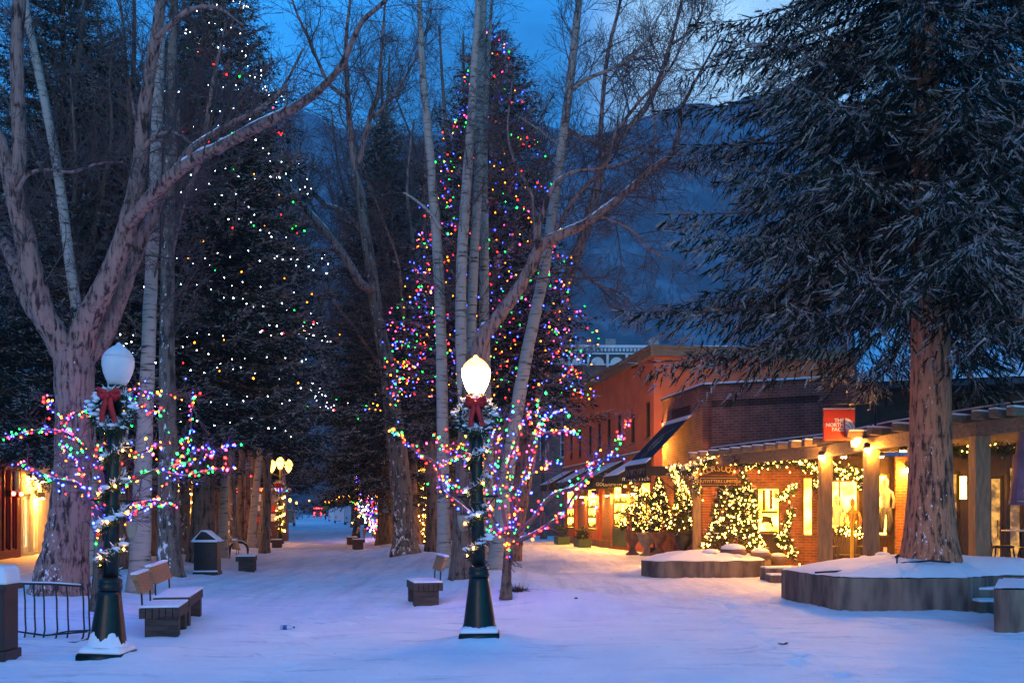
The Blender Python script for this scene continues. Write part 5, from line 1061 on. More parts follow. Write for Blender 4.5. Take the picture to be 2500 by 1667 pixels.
b0 = bench(1.0); p = base(338, 1556); b0.location = Vector(p - [0, 0, .02]); b0.rotation_euler.z = R(11)
tag(b0, 'nearer of the two timber benches beside the unlit lamp, with a pale plank back', 'bench', 'snow covered timber benches along the mall')
def put_bench(a, b, rz, label, proto, dx=0):
    o = copy_tree(proto); q = base(a, b); o.location = Vector(q - [0, 0, .02]); o.rotation_euler.z = rz; tag(o, label); return o
bl = bench(1.7); p = base(372, 1529); bl.location = Vector(p - [0, 0, .0]); bl.rotation_euler.z = R(11); tag(bl, 'farther of the two timber benches beside the unlit lamp', 'bench', 'snow covered timber benches along the mall')
put_bench(1055, 1472, R(11 + 182), 'timber bench on the right of the mall, backing on the lit lamp mound', b0).location.y += .6
put_bench(575, 1393, R(11), 'timber bench beside the arched rack and the dark cabinet', b0)
put_bench(660, 1337, R(11), 'small far bench in front of the poster kiosk', b0)
o = put_bench(887, 1336, R(193), 'nearer of the two far benches on the right of the mall', b0); o = put_bench(871, 1329, R(193), 'farther of the two far benches on the right of the mall', b0)

# ------------------------------------------------------------------ cabinet, racks, bins
p = base(502, 1402); r = empty('cabinet', p - [0, 0, .02], R(6), 'dark gabled sheet cabinet with snow on its little roof, beside the mall', 'cabinet')
mt_ = M['darkwood']
obj('body', MB().box(-.29, .29, -.02, .5, .09, .84), M['black'], r, bevel=.008); obj('base', MB().box(-.31, .31, -.05, .55, 0, .088), M['black'], r, bevel=.006); obj('sill_snow', MB().box(-.30, .30, -.048, -.022, .09, .125), M['snow'], r)
rf = obj('roof', MB().prism([(-.32, .842), (.32, .842), (.02, 1.09), (-.1, 1.11)], -.04, .54, 'y'), M['black'], r)
obj('snow_cap', MB().box(-.30, .30, -.10, -.042, .845, .90).prism([(-.33, .85), (-.105, 1.115), (-.105, 1.14), (-.36, .86)], -.05, .55, 'y').prism([(-.10, 1.115), (.02, 1.095), (.34, .85), (.36, .86), (.03, 1.13), (-.10, 1.14)], -.05, .55, 'y'), M['snow'], rf)
p = base(583, 1368, 34); r = empty('bike_rack', p - [0, 0, .05], R(8), 'black arched rack like an upturned U behind the small bench', 'rack')
a_ = np.linspace(0, PI, 15); arc = [(-.29, 0, 0), (-.29, 0, .40)] + [(-.29 * math.cos(t), 0, .40 + .27 * math.sin(t)) for t in a_[1:-1]] + [(.29, 0, .40), (.29, 0, 0)]
obj('hoop', MB().tube(arc, .04, 8), M['black'], r); obj('snow_cap', MB().tube([(-.29 * math.cos(t), 0, .44 + .27 * math.sin(t)) for t in a_[3:-3]], .025, 6), M['snow'], r)
p = base(212, 1560); r = empty('bike_rack', p, R(4), 'black tubular grid bike rack standing in the snow between the bin and the unlit lamp', 'bike rack')
def rk_(x): return -1.02 + x
obj('rail', MB().tube([(-1.05, .15, .72), (-.5, .13, .71), (-.10, .12, .68)], .013, 7), M['black'], r)
fr = MB().tube([(-1.05, .1, .12), (-.55, .06, .05), (.0, .02, .10)], .012, 7).tube([(-1.05, -.12, -.01), (-.5, -.2, -.015), (-.05, -.24, -.01), (.02, -.05, .0), (.0, .1, .02)], .014, 7).tube([(-1.05, .1, .12), (-.62, .26, .02), (-.30, .16, .09), (.02, .08, .11)], .011, 6)
obj('frame', fr, M['black'], r)
for i, x in enumerate((-.98, -.86, -.74, -.62, -.46, -.32, -.12, -.05)):
    obj('hoop', MB().tube([(x - .0, .16, .70), (x + .02, .12, .66), (x + .05, .08, .5), (x + .055, .07, .3), (x + .06, .08, .12), (x + .06, .03, .02), (x + .03, .0, -.02)], .0115, 6), M['black'], r)
obj('snow_cap', MB().tube([(-1.04, .15, .742), (-.5, .13, .732), (-.12, .12, .705)], .010, 5), M['snow'], r)
p = np.array([X(-8, 10.9), 10.9, 0]); r = empty('litter_bin', p, R(2), 'dark square litter bin with a snow cap at the left edge of the picture', 'bin')
obj('body', MB().box(-.2, .12, -.1, .25, .14, .80), M['black'], r, bevel=.008); obj('base', MB().box(-.22, .145, -.13, .28, 0, .139), M['black'], r, bevel=.008); obj('lid', MB().box(-.22, .16, -.13, .28, .80, .86), M['black'], r, bevel=.008)
obj('snow_cap', MB().prism([(-.2, .861), (.15, .861), (.13, 1.02), (.10, 1.06), (-.2, 1.07)], -.11, .26, 'y'), M['snow'], r, bevel=.02)
p = base(640, 1324, 54); r = empty('poster_kiosk', p, R(8), 'brown poster kiosk covered in bills with a lit roof edge, behind the leaning aspens', 'kiosk')
obj('body', MB().box(-1.25, 1.25, 0, 1.2, 0, 1.45), mat('kiosk_board', (.075, .035, .03), None, 5, .7), r); obj('panel', MB().box(-1.2, 1.2, .05, 1.15, 1.451, 2.55), mat('kiosk_panel', (.16, .15, .15), (.09, .085, .09), 4, .8), r)
obj('roof', MB().box(-1.4, 1.4, -.15, 1.35, 2.551, 2.68), M['maroon'], r); obj('snow_cap', MB().box(-1.38, 1.38, -.13, 1.33, 2.681, 2.75), M['snow'], r)
rg = np.random.default_rng(9); pc_ = [(.7, .68, .62), (.62, .05, .04), (.05, .2, .4), (.05, .3, .32), (.6, .5, .2), (.75, .74, .7), (.1, .1, .12)]
pm_ = [mat('poster_paper', c, tuple(q * .75 for q in c), 9, .8) for c in pc_]
for k in range(16):
    x = -1.1 + (k % 6) * .38 + rg.uniform(0, .08); z = .95 + (k // 6) * .52 + rg.uniform(0, .1); y = .046 if z > 1.46 else -.004
    obj('poster', MB().box(x, x + rg.uniform(.2, .34), y - .006, y, z, z + rg.uniform(.25, .42)), pm_[int(rg.integers(len(pm_)))], r)
light_string([p + [-1.4, -.2, 2.62], p + [1.35, -.2, 2.62]], 26, .03, .03, MULTI, 'multicoloured light string along the kiosk roof edge', 'multicoloured light strings', 5)

# ------------------------------------------------------------------ litter on the snow
p = base(685, 1537); r = empty('bottle', p + [0, 0, .035], R(95), 'plastic water bottle with a blue label lying on the snow', 'bottle'); r.rotation_euler = (R(88), 0, R(80))
pb = mat('bottle_plastic', (.5, .6, .72), (.38, .48, .62), 6, .15, spec=.8)
obj('body', MB().lathe([(.028, 0), (.033, .01), (.033, .13), (.022, .165), (.013, .18), (.013, .19)], 14), pb, r); obj('label', MB().lathe([(.0336, .045), (.0336, .105)], 14), mat('bottle_label', (.03, .08, .4), None, 6, .5), r); obj('cap', MB().lathe([(.015, .188), (.015, .208)], 10), mat('bottle_cap', (.03, .06, .3), None, 6, .5), r)
def leaf(a, b, s, label, seed):
    rg = np.random.default_rng(seed); q = base(a, b); mb = MB()
    for k in range(5):
        c = rg.uniform(-s, s, 3) * [1, .6, .2] + [0, 0, .3 * s]; t = rg.uniform(0, 6); u = np.array([math.cos(t), math.sin(t), rg.uniform(-.2, .6)]) * s * .6; v = np.array([-math.sin(t), math.cos(t), rg.uniform(0, .6)]) * s * .35
        mb.add([c - u, c + v, c + u, c - v, c - u + [0, 0, .004], c + v + [0, 0, .004], c + u + [0, 0, .004], c - v + [0, 0, .004]], [[0, 1, 2, 3], [7, 6, 5, 4], [0, 4, 5, 1], [1, 5, 6, 2], [2, 6, 7, 3], [3, 7, 4, 0]])
    tag(obj('dead_leaf', mb, M['dirt'], None, q), label, 'leaf')
leaf(1910, 1574, .06, 'curled brown leaves on the plain snow in front of the round planter', 1); leaf(1409, 1453, .05, 'small dark leaf scrap on the snow of the side lane', 2)
q = base(1264, 1463); mb = MB(); rg = np.random.default_rng(3); n = 260; pp = rg.normal(0, .08, (n, 3)) * [1.2, .8, .1]; d = unit(rg.standard_normal((n, 3)) * [.7, .7, .4] + [0, 0, .55]); mb.tri(flake_tris(pp, d, rg.uniform(.08, .2, n), np.full(n, .012), rg))
tag(obj('grass_tuft', mb, M['dirt'], None, q, fix=False), 'dead brown grass tuft showing through the snow under the wrapped tree', 'grass tuft')

# ------------------------------------------------------------------ shop porch furniture
p = np.array([X(2072, 26.6), 26.6, .12]); r = empty('plank_chair', p, R(-8), 'slatted fan-backed wooden chair standing under the pergola', 'chair')
for i in range(6):
    x = -.25 + i * .1; obj('back_slat', MB().box(-.04, .04, 0, .025, 0, .78 + .06 * math.sin((i + .5) / 6 * PI)), M['chairwood'], r, (x * .75, .30, .35)).rotation_euler = (R(-14), R((i - 2.5) * 4), 0)
obj('seat', MB().box(-.3, .3, -.3, .3, .36, .40), M['chairwood'], r)
for sx in (-1, 1):
    obj('arm', MB().box(sx * .36 - .07, sx * .36 + .07, -.35, .35, .60, .63), M['chairwood'], r); obj('leg', MB().box(sx * .33 - .03, sx * .33 + .03, -.33, -.27, 0, .60), M['chairwood'], r); obj('leg', MB().box(sx * .33 - .03, sx * .33 + .03, .27, .33, 0, .60), M['chairwood'], r)
sk = empty('ski', p + [-.05, -.4, 0], 0, 'single yellow ski planted upright before the slatted chair', 'ski'); mb = MB(); ribbon(mb, [(0, 0, 0), (0, 0, .8), (.01, 0, 1.25), (.02, -.02, 1.42), (.02, -.06, 1.5)], .09, (1, 0, 0), .02); obj('board', mb, M['yellow'], sk)
p = np.array([X(2492, 20.4), 20.4, .42]); r = empty('bistro_table', p, 0, 'high round metal bistro table at the right edge on the porch', 'table')
obj('top', MB().lathe([(.36, .84), (.36, .87)], 24), M['letter'], r); obj('stem', MB().lathe([(.03, .05), (.03, .84)], 10), M['black'], r)
for t in (.3, 1.9, 3.4, 5): obj('leg', MB().tube([(0, 0, .12), (.22 * math.cos(t), .22 * math.sin(t), .08), (.36 * math.cos(t), .36 * math.sin(t), 0)], .02, 6), M['black'], r)
def chair(p, rz, label):
    r = empty('metal_chair', p, rz, label, 'chair', 'porch bistro chairs'); a = np.linspace(0, PI, 11)
    obj('backrest', MB().tube([(-.2, .22, .5)] + [(-.2 * math.cos(t), .26 + .05 * math.sin(t), .62 + .42 * math.sin(t)) for t in a] + [(.2, .22, .5)], .018, 6).add([[-.15, .245, .55], [.15, .245, .55], [.13, .30, .95], [-.13, .30, .95]], [[0, 1, 2, 3]]), M['black'], r)
    obj('seat', MB().lathe([(.2, .5), (.23, .53), (.2, .55)], 16), M['black'], r)
    for sx in (-1, 1):
        for sy in (-1, 1): obj('leg', MB().tube([(sx * .16, sy * .16, .5), (sx * .2, sy * .2, .2), (sx * .22, sy * .22, 0)], .016, 6), M['black'], r)
chair(np.array([X(2448, 20.3), 20.3, .42]), R(75), 'black metal bistro chair left of the high table, its back turned left'); chair(np.array([X(2520, 19.6), 19.6, .42]), R(-150), 'black metal bistro chair cut off by the right edge before the high table')
fl_ = tag(obj('porch_floor', MB().prism([(9.2, 20.9), (11.2, 19.3), (16, 18.6), (16, 25.5), (11.4, 26.7), (11.8, 29.2), (9.4, 29.5), (8.3, 26)], -.3, .415 * 0 + .10, 'z'), M['concrete'], None), kind='structure')
tag(obj('porch_terrace', MB().prism([(9.0, 21.5), (9.9, 19.45), (16, 18.8), (16, 25.3), (11.5, 26.5)], .101, .42, 'z'), M['concrete'], None), kind='structure')
p = np.array([X(2506, 18.9), 18.9, .42]); r = empty('furled_parasol', p, 0, 'furled mauve parasol with pale lettering at the right edge', 'parasol')
z0p = EYE + (HZ - 1232) / F * 18.9 - p[2]; z1p = EYE + (HZ - 1062) / F * 18.9 - p[2]
an = np.linspace(0, 2 * PI, 24, endpoint=False); rr = [(.03, z1p + .25), (.10, z1p + .1), (.13, z1p), (.17, z1p - .35), (.205, z1p - .36), (.22, z0p + .5), (.28, z0p)]
mb = MB().lathe(rr[::-1], 24, flute=.13); obj('canopy', mb, M['mauve'], r); obj('pole', MB().lathe([(.025, 0), (.025, z1p + .35)], 10), M['timber'], r)
obj('stand', MB().lathe([(.3, 0), (.3, .06), (.06, .1)], 18), M['black'], r)
text('R', .075, M['letter'], r, (-.155, -.235, z0p + .26), (R(82), 0, R(-22)), .003); text('TORY', .095, M['letter'], r, (-.075, -.285, z0p + .14), (R(80), 0, R(-10)), .003, shear=.15); obj('stripe', MB().tube([(-.25, -.16, z0p + .07), (-.14, -.262, z0p + .06), (0, -.30, z0p + .05), (.14, -.262, z0p + .05)], .007, 4), M['letter'], r)

# ------------------------------------------------------------------ the two wrapped little trees
GS = 'multicoloured light strings'
def wrapped_tree(base_p, trunk, limbs, label, seed, snowy, names, nb, size, twl=.55):
    rg = np.random.default_rng(seed); bare_tree('wrapped_tree', base_p, trunk, limbs, label, 'brownbark', 'twig', None, seed, .16, twl, 2, snowy, .25, 0, .03)
    k = 0
    for (idx, lab) in names:
        pts = None; allp = []
        for i in idx:
            p, q = resample(limbs[i][0], limbs[i][1], 6); L = np.linalg.norm(np.diff(p, axis=0), axis=1).sum(); allp.append((p, L))
        tot = sum(L for _, L in allp); n = min(98, int(tot * nb)); P_ = []
        for p, L in allp:
            m_ = max(6, int(n * L / tot)); a = along(p, m_, .034, rg); far = rg.random(m_) < .15
            a[far] += rg.standard_normal((far.sum(), 3)) * .17; P_.append(a)
        P_ = np.concatenate(P_); o = P_[0]
        r = obj('light_string', MB().tube(P_ - o, .003, 3, cap=False), M['black'], None, o, fix=False); tag(r, lab, 'light string', GS); bulbs(r, P_, size, MULTI, rg); k += 1
bA = base(237, 1496); Y = bA[1]
tr = px([(237, 1498), (239, 1420), (241, 1340), (243, 1262)], Y, [.085, .075, .07, .07]); tr[0][0] = bA
def lm(seq, y0, y1, r0, r1): return px(seq, np.linspace(Y + y0, Y + y1, len(seq)), np.linspace(r0, r1, len(seq)))
LA = [lm([(243, 1265), (215, 1215), (185, 1180), (130, 1170), (85, 1148), (38, 1126)], 0, -.6, .045, .012),
      lm([(246, 1255), (250, 1174), (234, 1130), (200, 1090), (165, 1060), (110, 1050), (50, 1058), (-10, 1070)], 0, .4, .045, .01),
      lm([(172, 1062), (145, 1020), (118, 990), (105, 965)], .3, .2, .022, .008), lm([(158, 1050), (180, 1012), (210, 1006), (240, 1002)], .3, -.3, .02, .008),
      lm([(215, 1170), (190, 1135), (165, 1108), (150, 1085)], -.2, .3, .025, .01), lm([(225, 1120), (245, 1090), (255, 1075)], .2, .4, .02, .01),
      lm([(250, 1262), (295, 1245), (340, 1230), (385, 1223), (428, 1238)], 0, -.7, .045, .012), lm([(252, 1275), (300, 1265), (350, 1240), (400, 1228)], 0, .3, .035, .01),
      lm([(252, 1250), (300, 1190), (350, 1160), (400, 1143), (455, 1130), (520, 1108)], 0, .4, .04, .01), lm([(385, 1150), (450, 1162), (510, 1148), (575, 1140)], .2, -.3, .025, .008),
      lm([(255, 1235), (285, 1130), (300, 1095), (335, 1108), (390, 1085), (430, 1078)], 0, .5, .03, .01), lm([(430, 1125), (480, 1098), (530, 1095), (582, 1085)], .3, .6, .02, .008),
      lm([(305, 1095), (318, 1000), (325, 945), (360, 962), (430, 965), (490, 967)], .4, .9, .022, .006), lm([(322, 970), (345, 992), (380, 1005), (416, 993)], .6, .2, .016, .006),
      lm([(465, 960), (468, 1010), (462, 1060), (440, 1085)], .9, .8, .014, .008), lm([(240, 1340), (243, 1300), (238, 1270)], -.12, -.12, .01, .01)]
wrapped_tree(bA, tr, LA, 'small bare tree wrapped in multicoloured lights behind the unlit lamp', 61, ((0, .1, .9), (1, .4, .9), (6, .1, .9), (7, .1, .9), (8, .3, .9), (9, .1, .9)),
    [((0,), 'multicoloured light string on the lowest left branch of the little tree behind the unlit lamp'), ((1,), 'multicoloured light string on the branch running off the left edge of the picture'),
     ((2, 3), 'multicoloured light string on the forked tips in front of the huge cottonwood trunk'), ((4, 5), 'multicoloured light string bunched on short twigs left of the unlit lamp shaft'),
     ((6, 7, 15), 'multicoloured light string on the two snowy low branches reaching toward the snowy dark trunk'), ((8, 9), 'multicoloured light string on the long snow-topped branch right of the unlit lamp'),
     ((10, 11), 'multicoloured light string on the middle right twigs between the aspen and the brown trunk'), ((12, 13, 14), 'multicoloured light string on the highest twigs beside the unlit globe')], 36, .0150)
bB = base(1235, 1473); Y = bB[1]
tr = px([(1235, 1475), (1237, 1400), (1240, 1350), (1244, 1312)], Y, [.08, .07, .068, .07]); tr[0][0] = bB
LB = [lm([(1246, 1312), (1295, 1272), (1345, 1212), (1410, 1185), (1455, 1140), (1500, 1105), (1515, 1065), (1535, 1020), (1543, 998)], 0, .8, .045, .01),
      lm([(1250, 1325), (1300, 1305), (1345, 1277), (1380, 1245), (1400, 1212), (1430, 1180)], 0, -.6, .045, .012),
      lm([(1248, 1310), (1265, 1250), (1262, 1200), (1290, 1140), (1310, 1060), (1315, 990), (1325, 955)], 0, .3, .04, .01), lm([(1312, 1060), (1360, 1052), (1400, 1055), (1412, 1070)], .2, -.2, .02, .008),
      lm([(1275, 1170), (1310, 1150), (1345, 1125), (1368, 1124)], .1, .5, .02, .008), lm([(1308, 1030), (1345, 1015), (1370, 1000), (1390, 1004)], .3, .6, .014, .006),
      lm([(1240, 1312), (1195, 1285), (1151, 1257), (1117, 1228), (1081, 1199), (1074, 1156), (1060, 1130), (1030, 1110), (1000, 1088), (972, 1062), (950, 1045)], 0, -.5, .045, .01),
      lm([(1062, 1135), (1085, 1132), (1110, 1115), (1150, 1108)], -.2, .2, .02, .008), lm([(1078, 1160), (1110, 1190), (1150, 1200)], -.2, -.5, .02, .008), lm([(1060, 1060), (1078, 1090), (1105, 1100), (1140, 1085)], -.2, .3, .014, .006),
      lm([(1238, 1300), (1225, 1230), (1210, 1160), (1215, 1100), (1230, 1040), (1258, 990)], 0, .5, .035, .008), lm([(1212, 1160), (1185, 1120), (1200, 1060), (1222, 1010)], .2, .6, .02, .008),
      lm([(1246, 1300), (1250, 1220), (1240, 1150), (1255, 1090), (1280, 1030), (1290, 990)], 0, -.5, .03, .008), lm([(1240, 1330), (1234, 1350), (1240, 1372)], -.12, -.12, .01, .01),
      lm([(1230, 1300), (1205, 1265), (1192, 1235), (1180, 1180)], -.1, -.4, .025, .01), lm([(1430, 1165), (1445, 1130), (1462, 1100), (1475, 1080)], .5, .3, .014, .006)]
wrapped_tree(bB, tr, LB, 'small bare tree wrapped in multicoloured lights just right of the lit lamp', 62, ((0, .1, .6), (1, .0, .9), (6, .05, .75), (3, .1, .9), (7, .1, .9)),
    [((0, 15), 'multicoloured light string on the long branch rising toward the orange shop windows'), ((1, 13), 'multicoloured light string on the low snow-topped branch pointing at the shop door'),
     ((2,), 'multicoloured light string on the upright branch above the fork, right of the lit lamp'), ((3, 5), 'multicoloured light string on the level twig before the old brick building'),
     ((6,), 'multicoloured light string on the long white branch passing behind the lit lamp to the left'), ((7, 8, 9), 'multicoloured light string on the twigs between the lit lamp and the stout cottonwood'),
     ((10, 11, 4), 'multicoloured light string on the thin stems rising beside the lit lamp shaft'), ((12, 14), 'multicoloured light string on the crowded middle stems of the tree right of the lit lamp')], 36, .0162)

# strings on the spruces: swags that follow the tips of the boughs on the side toward the plaza
def swag(loc, Ht, z0, Rm, pw, za, zb, turns, n, lean, jit, rg, az0=-1.75, az1=1.75, k=.93):
    t = np.linspace(0, 1, n); z = za + (zb - za) * t + rg.normal(0, .07, n); ph = t * turns; tri = 1 - np.abs((ph % 2) - 1); az = -PI / 2 + az0 + (az1 - az0) * tri
    f = np.clip((z - z0) / (Ht - z0), 0, .995); r = Rm * (1 - f) ** pw * (k + .14 * np.sin(az * 7 + z * 2.1)) * rg.uniform(.82, 1.08, n) + .08
    return np.stack([loc[0] + lean[0] * z / Ht + r * np.cos(az), loc[1] + r * np.sin(az), loc[2] + z - .13 * r - .05 * Rm * np.abs(np.sin(az * 3.3 + za))], -1)
rg = np.random.default_rng(77)
zz = [16.2, 14.6, 13.2, 12.0, 10.9, 9.9, 9.0, 8.2, 7.5, 6.9, 6.3, 5.8, 5.3]
lev = ['the topmost short run', 'second run from the top', 'third run from the top', 'fourth run from the top', 'fifth run from the top', 'run just above mid height', 'run at mid height', 'run just below mid height', 'fifth run from the bottom', 'fourth run from the bottom', 'third run from the bottom', 'second run from the bottom', 'lowest run near the lit globe']
for i in range(12):
    pts = swag(lit_sp, 16.4, 4.7, 3.35, .72, zz[i], zz[i + 1], 2.6, min(98, 34 + i * 9), (.2, 0), .05, rg)
    o = pts[0]; r = obj('light_string', MB().tube(pts - o, .004, 3, cap=False), M['needle'], None, o, fix=False)
    tag(r, 'multicoloured light string on the lit spruce, ' + lev[i], 'light string', 'multicoloured strings on the spruce'); bulbs(r, pts, .0175, MULTI, rg)
zz = [18.3, 15.6, 13.0, 10.5, 8.3, 6.2, 4.4]
lev = ['highest run near the tip', 'second run from the tip', 'third run from the tip', 'run at mid height', 'broad run below mid height', 'lowest run over the mall']
for i in range(6):
    pts = swag(wh, 18.6, 4.2, 4.5, .72, zz[i], zz[i + 1], 2.6, (46, 54, 54, 56, 66, 60)[i], (.5, 0), .1, rg, -.45, 1.95)
    o = pts[0]; r = obj('light_string', MB().tube(pts - o, .004, 3, cap=False), M['needle'], None, o, fix=False)
    tag(r, 'white light string on the dark spruce left of the mall, ' + lev[i], 'light string', 'white strings on the dark spruce'); bulbs(r, pts, .0115, ['white'], rg)
pts = swag(wh, 18.6, 4.2, 4.5, .72, 15, 5, 7, 60, (.5, 0), .1, rg, -.2, 1.9); o = pts[0]
r = tag(obj('light_string', MB().tube(pts - o, .004, 3, cap=False), M['needle'], None, o, fix=False), 'sparse coloured light string among the white ones on the dark spruce', 'light string', 'white strings on the dark spruce'); bulbs(r, pts, .018, ['red', 'green', 'amber'], rg)

# the distant shrub tree of multicoloured lights, and the yellow wrapped ones
def lit_shrub(a, b, Yq, Ht, w, n, cols, label, slabel, seed, group, size, h0=.6):
    p = base(a, b, Yq); rg = np.random.default_rng(seed); r = empty('bare_tree', p, 0, label, 'tree'); mb = MB(); slabels = slabel if isinstance(slabel, tuple) else (slabel,)
    st = []
    for k in range(11):
        az = k * 2.4; l = Ht * rg.uniform(.6, 1); d = np.array([math.cos(az) * w * .42, math.sin(az) * w * .42, l]); st.append(np.array([[0, 0, 0], d * [.25, .25, .4], d * [.6, .6, .7], d]))
        mb.tube(resample(st[-1], [.05, .04, .03, .012], 4)[0], .028, 5)
    obj('trunk', mb, M['twig'], r, fix=False)
    for slab in slabels:
        pts = []
        for k in range(n): s = st[int(rg.integers(11))]; t = rg.uniform(h0 / Ht, 1); i = min(2, int(t * 3)); pts.append(s[i] + (s[i + 1] - s[i]) * (t * 3 - i) + rg.normal(0, .10, 3) + p)
        pts = np.array(sorted(pts, key=lambda q: q[2])); o = pts[0]
        s = tag(obj('light_string', MB().tube(pts - o, .004, 3, cap=False), M['black'], None, o, fix=False), slab, 'light string', group); bulbs(s, pts, size, cols, rg)
lit_shrub(915, 1315, 60, 3.7, 3.4, 98, MULTI + ['white', 'white'], 'far bare shrubby tree glowing with coloured and white lights by the parked vans', ('dense coloured and white light string through the far shrubby tree',) * 3, 5, GS, .038)
YS = 'warm light strings'
lit_shrub(1030, 1330, 52, 4.3, 3.0, 98, WARM, 'far bare tree wrapped in warm white lights behind the stout cottonwood', 'warm white light string on the far tree behind the stout cottonwood', 7, YS, .03, .3)
lit_shrub(456, 1345, 44, 4.5, 1.3, 90, WARM, 'bare tree wrapped in warm white lights behind the thick brown trunk', 'warm white light string left of the thick brown trunk', 8, YS, .034, .8)

# ------------------------------------------------------------------ shop garlands and potted trees
def garland(seq, Yq, rad, n, label, seed, snow=.10, nb=40, size=.016, dens=1.0):
    rg = np.random.default_rng(seed); Ys = np.broadcast_to(np.asarray(Yq, float), (len(seq),)); pts = np.array([P(a, b, y) for (a, b), y in zip(seq, Ys)]); pts, _ = resample(pts, np.ones(len(pts)), 5)
    L = np.linalg.norm(np.diff(pts, axis=0), axis=1).sum(); o = pts[0]; g = empty('garland', o, 0, label, 'garland', 'lit garlands on the shop porch')
    mb = MB(); fluff(mb, pts - o, rad, int(L * 620 * dens), .11, .026, rg, snow); mb.tube(pts - o, rad * .16, 4, 0); obj('foliage', mb, [M['garland'], M['snow']], g, fix=False)
    b = along(pts, min(95, nb), rad * .42, rg); b[:, 1] -= rad * .45; bulbs(g, b, size, WARM, rg)
garland([(1637, 1140), (1648, 1165), (1662, 1190), (1682, 1205)], 31.5, .24, 0, 'lit garland swag hanging at the right end of the black awning', 1, .25, 44)
garland([(1650, 1140), (1672, 1150), (1690, 1142), (1712, 1135), (1745, 1118), (1775, 1112), (1800, 1128)], [31, 31, 30.5, 29.8, 29.2, 28.8, 28.4], .27, 0, 'snowy lit garland arching over the carved sign', 2, .3, 70)
garland([(1690, 1160), (1700, 1185), (1704, 1205)], 30.2, .2, 0, 'dark garland end hanging left of the carved sign, few bulbs', 3, .3, 6)
garland([(1800, 1125), (1825, 1135), (1850, 1128), (1880, 1132), (1910, 1125), (1945, 1120), (1975, 1122)], [28, 27.6, 27.2, 26.6, 26, 25.4, 25], .25, 0, 'lit garland along the pergola beam above the shop window', 4, .08, 62)
garland([(1808, 1150), (1820, 1180), (1832, 1200), (1836, 1225), (1836, 1260), (1848, 1282)], 27.4, .2, 0, 'lit garland down the left post of the shop window', 5, .04, 40)
garland([(1893, 1205), (1905, 1215), (1920, 1208), (1932, 1195), (1938, 1186)], 26.6, .17, 0, 'short lit garland loop at the right upper corner of the shop window', 6, .03, 34)
garland([(1935, 1240), (1925, 1262), (1918, 1290), (1922, 1320), (1930, 1345), (1938, 1362)], 26.3, .18, 0, 'lit garland twisting down the right post to the snow', 7, .03, 36)
garland([(1890, 1300), (1903, 1315), (1912, 1330)], 26.4, .2, 0, 'small lit garland tuft at the foot of the right window post', 8, .03, 16)
garland([(1955, 1135), (1985, 1140), (2005, 1150), (1998, 1175), (1990, 1195)], [25.4, 25, 24.7, 24.7, 24.8], .2, 0, 'lit garland swag ending left of the first tall porch post', 9, .04, 62)
garland([(2036, 1130), (2045, 1155), (2060, 1152), (2078, 1146), (2095, 1155), (2105, 1175), (2110, 1190)], [25, 25, 24.8, 24.6, 24.4, 24.2, 24.2], .19, 0, 'lit garland swag between the two tall porch posts', 10, .04, 60)
garland([(2045, 1300), (2065, 1290), (2090, 1292), (2100, 1300)], 26.9, .22, 0, 'lit greenery heaped along the chair back before the bright window', 11, .0, 40)
garland([(2300, 1095), (2330, 1098), (2355, 1105), (2380, 1098), (2420, 1090), (2460, 1100), (2500, 1090)], [21.5, 21.3, 21.2, 21, 20.6, 20.4, 20.2], .18, 0, 'dim garland under the beam at the right, hardly any bulbs', 12, .02, 9)
garland([(1543, 1180), (1550, 1190), (1560, 1198), (1556, 1220), (1562, 1240)], 37.3, .22, 0, 'lit garland hanging by the orange shop pier, above the urns', 13, .05, 34)
GP = 'potted evergreens with warm lights'
def urn(mb, s, h): return mb.lathe([(.26 * s, 0), (.27 * s, .05 * h), (.16 * s, .12 * h), (.10 * s, .28 * h), (.14 * s, .40 * h), (.30 * s, .62 * h), (.33 * s, .80 * h), (.30 * s, .86 * h), (.40 * s, .95 * h), (.41 * s, 1.0 * h), (.34 * s, 1.0 * h)], 20)
def potted(a, Yq, zb, uh, s, um, Ht, rb, tall, nb, label, seed, plinth=False):
    rg = np.random.default_rng(seed); r = empty('potted_evergreen', (X(a, Yq), Yq, zb), 0, label, 'potted tree', GP); obj('urn', urn(MB(), s, uh), M[um], r)
    if plinth: obj('plinth', MB().box(-.28, .28, -.28, .28, -.2, .0), M[um], r)
    mb = MB(); n = int(2600 * rb * Ht / .6); t = rg.uniform(0, 1, n) ** .8; rr = rb * ((1 - t) ** .75 if tall else np.sqrt(np.maximum(0, 1 - (2 * t - .75) ** 2 * .8))) * np.sqrt(rg.uniform(.15, 1, n)); az = rg.uniform(0, 2 * PI, n)
    p = np.stack([rr * np.cos(az), rr * np.sin(az), uh - .05 + t * Ht], -1); d = unit(np.stack([np.cos(az), np.sin(az), rg.uniform(-.2, .9, n)], -1) + .5 * rg.standard_normal((n, 3)))
    mb.add(flake_tris(p, d, .12 * rg.uniform(.6, 1.4, n), .03 * rg.uniform(.7, 1.3, n), rg).reshape(-1, 3), np.arange(3 * n).reshape(-1, 3), (rg.random(n) < .06).astype(int)); mb.tube([[0, 0, uh - .1], [0, 0, uh + Ht * .9]], .03, 5, 0)
    obj('foliage', mb, [M['garland'], M['snow']], r, fix=False)
    t = rg.uniform(.02, .98, nb) ** .85; rr = rb * ((1 - t) ** .75 if tall else np.sqrt(np.maximum(0, 1 - (2 * t - .75) ** 2 * .8))) * 1.04; az = rg.uniform(-PI, .25, nb)
    pts = np.stack([X(a, Yq) + rr * np.cos(az), Yq + rr * np.sin(az), zb + uh + t * Ht], -1); bulbs(r, pts, .017, WARM, rg)
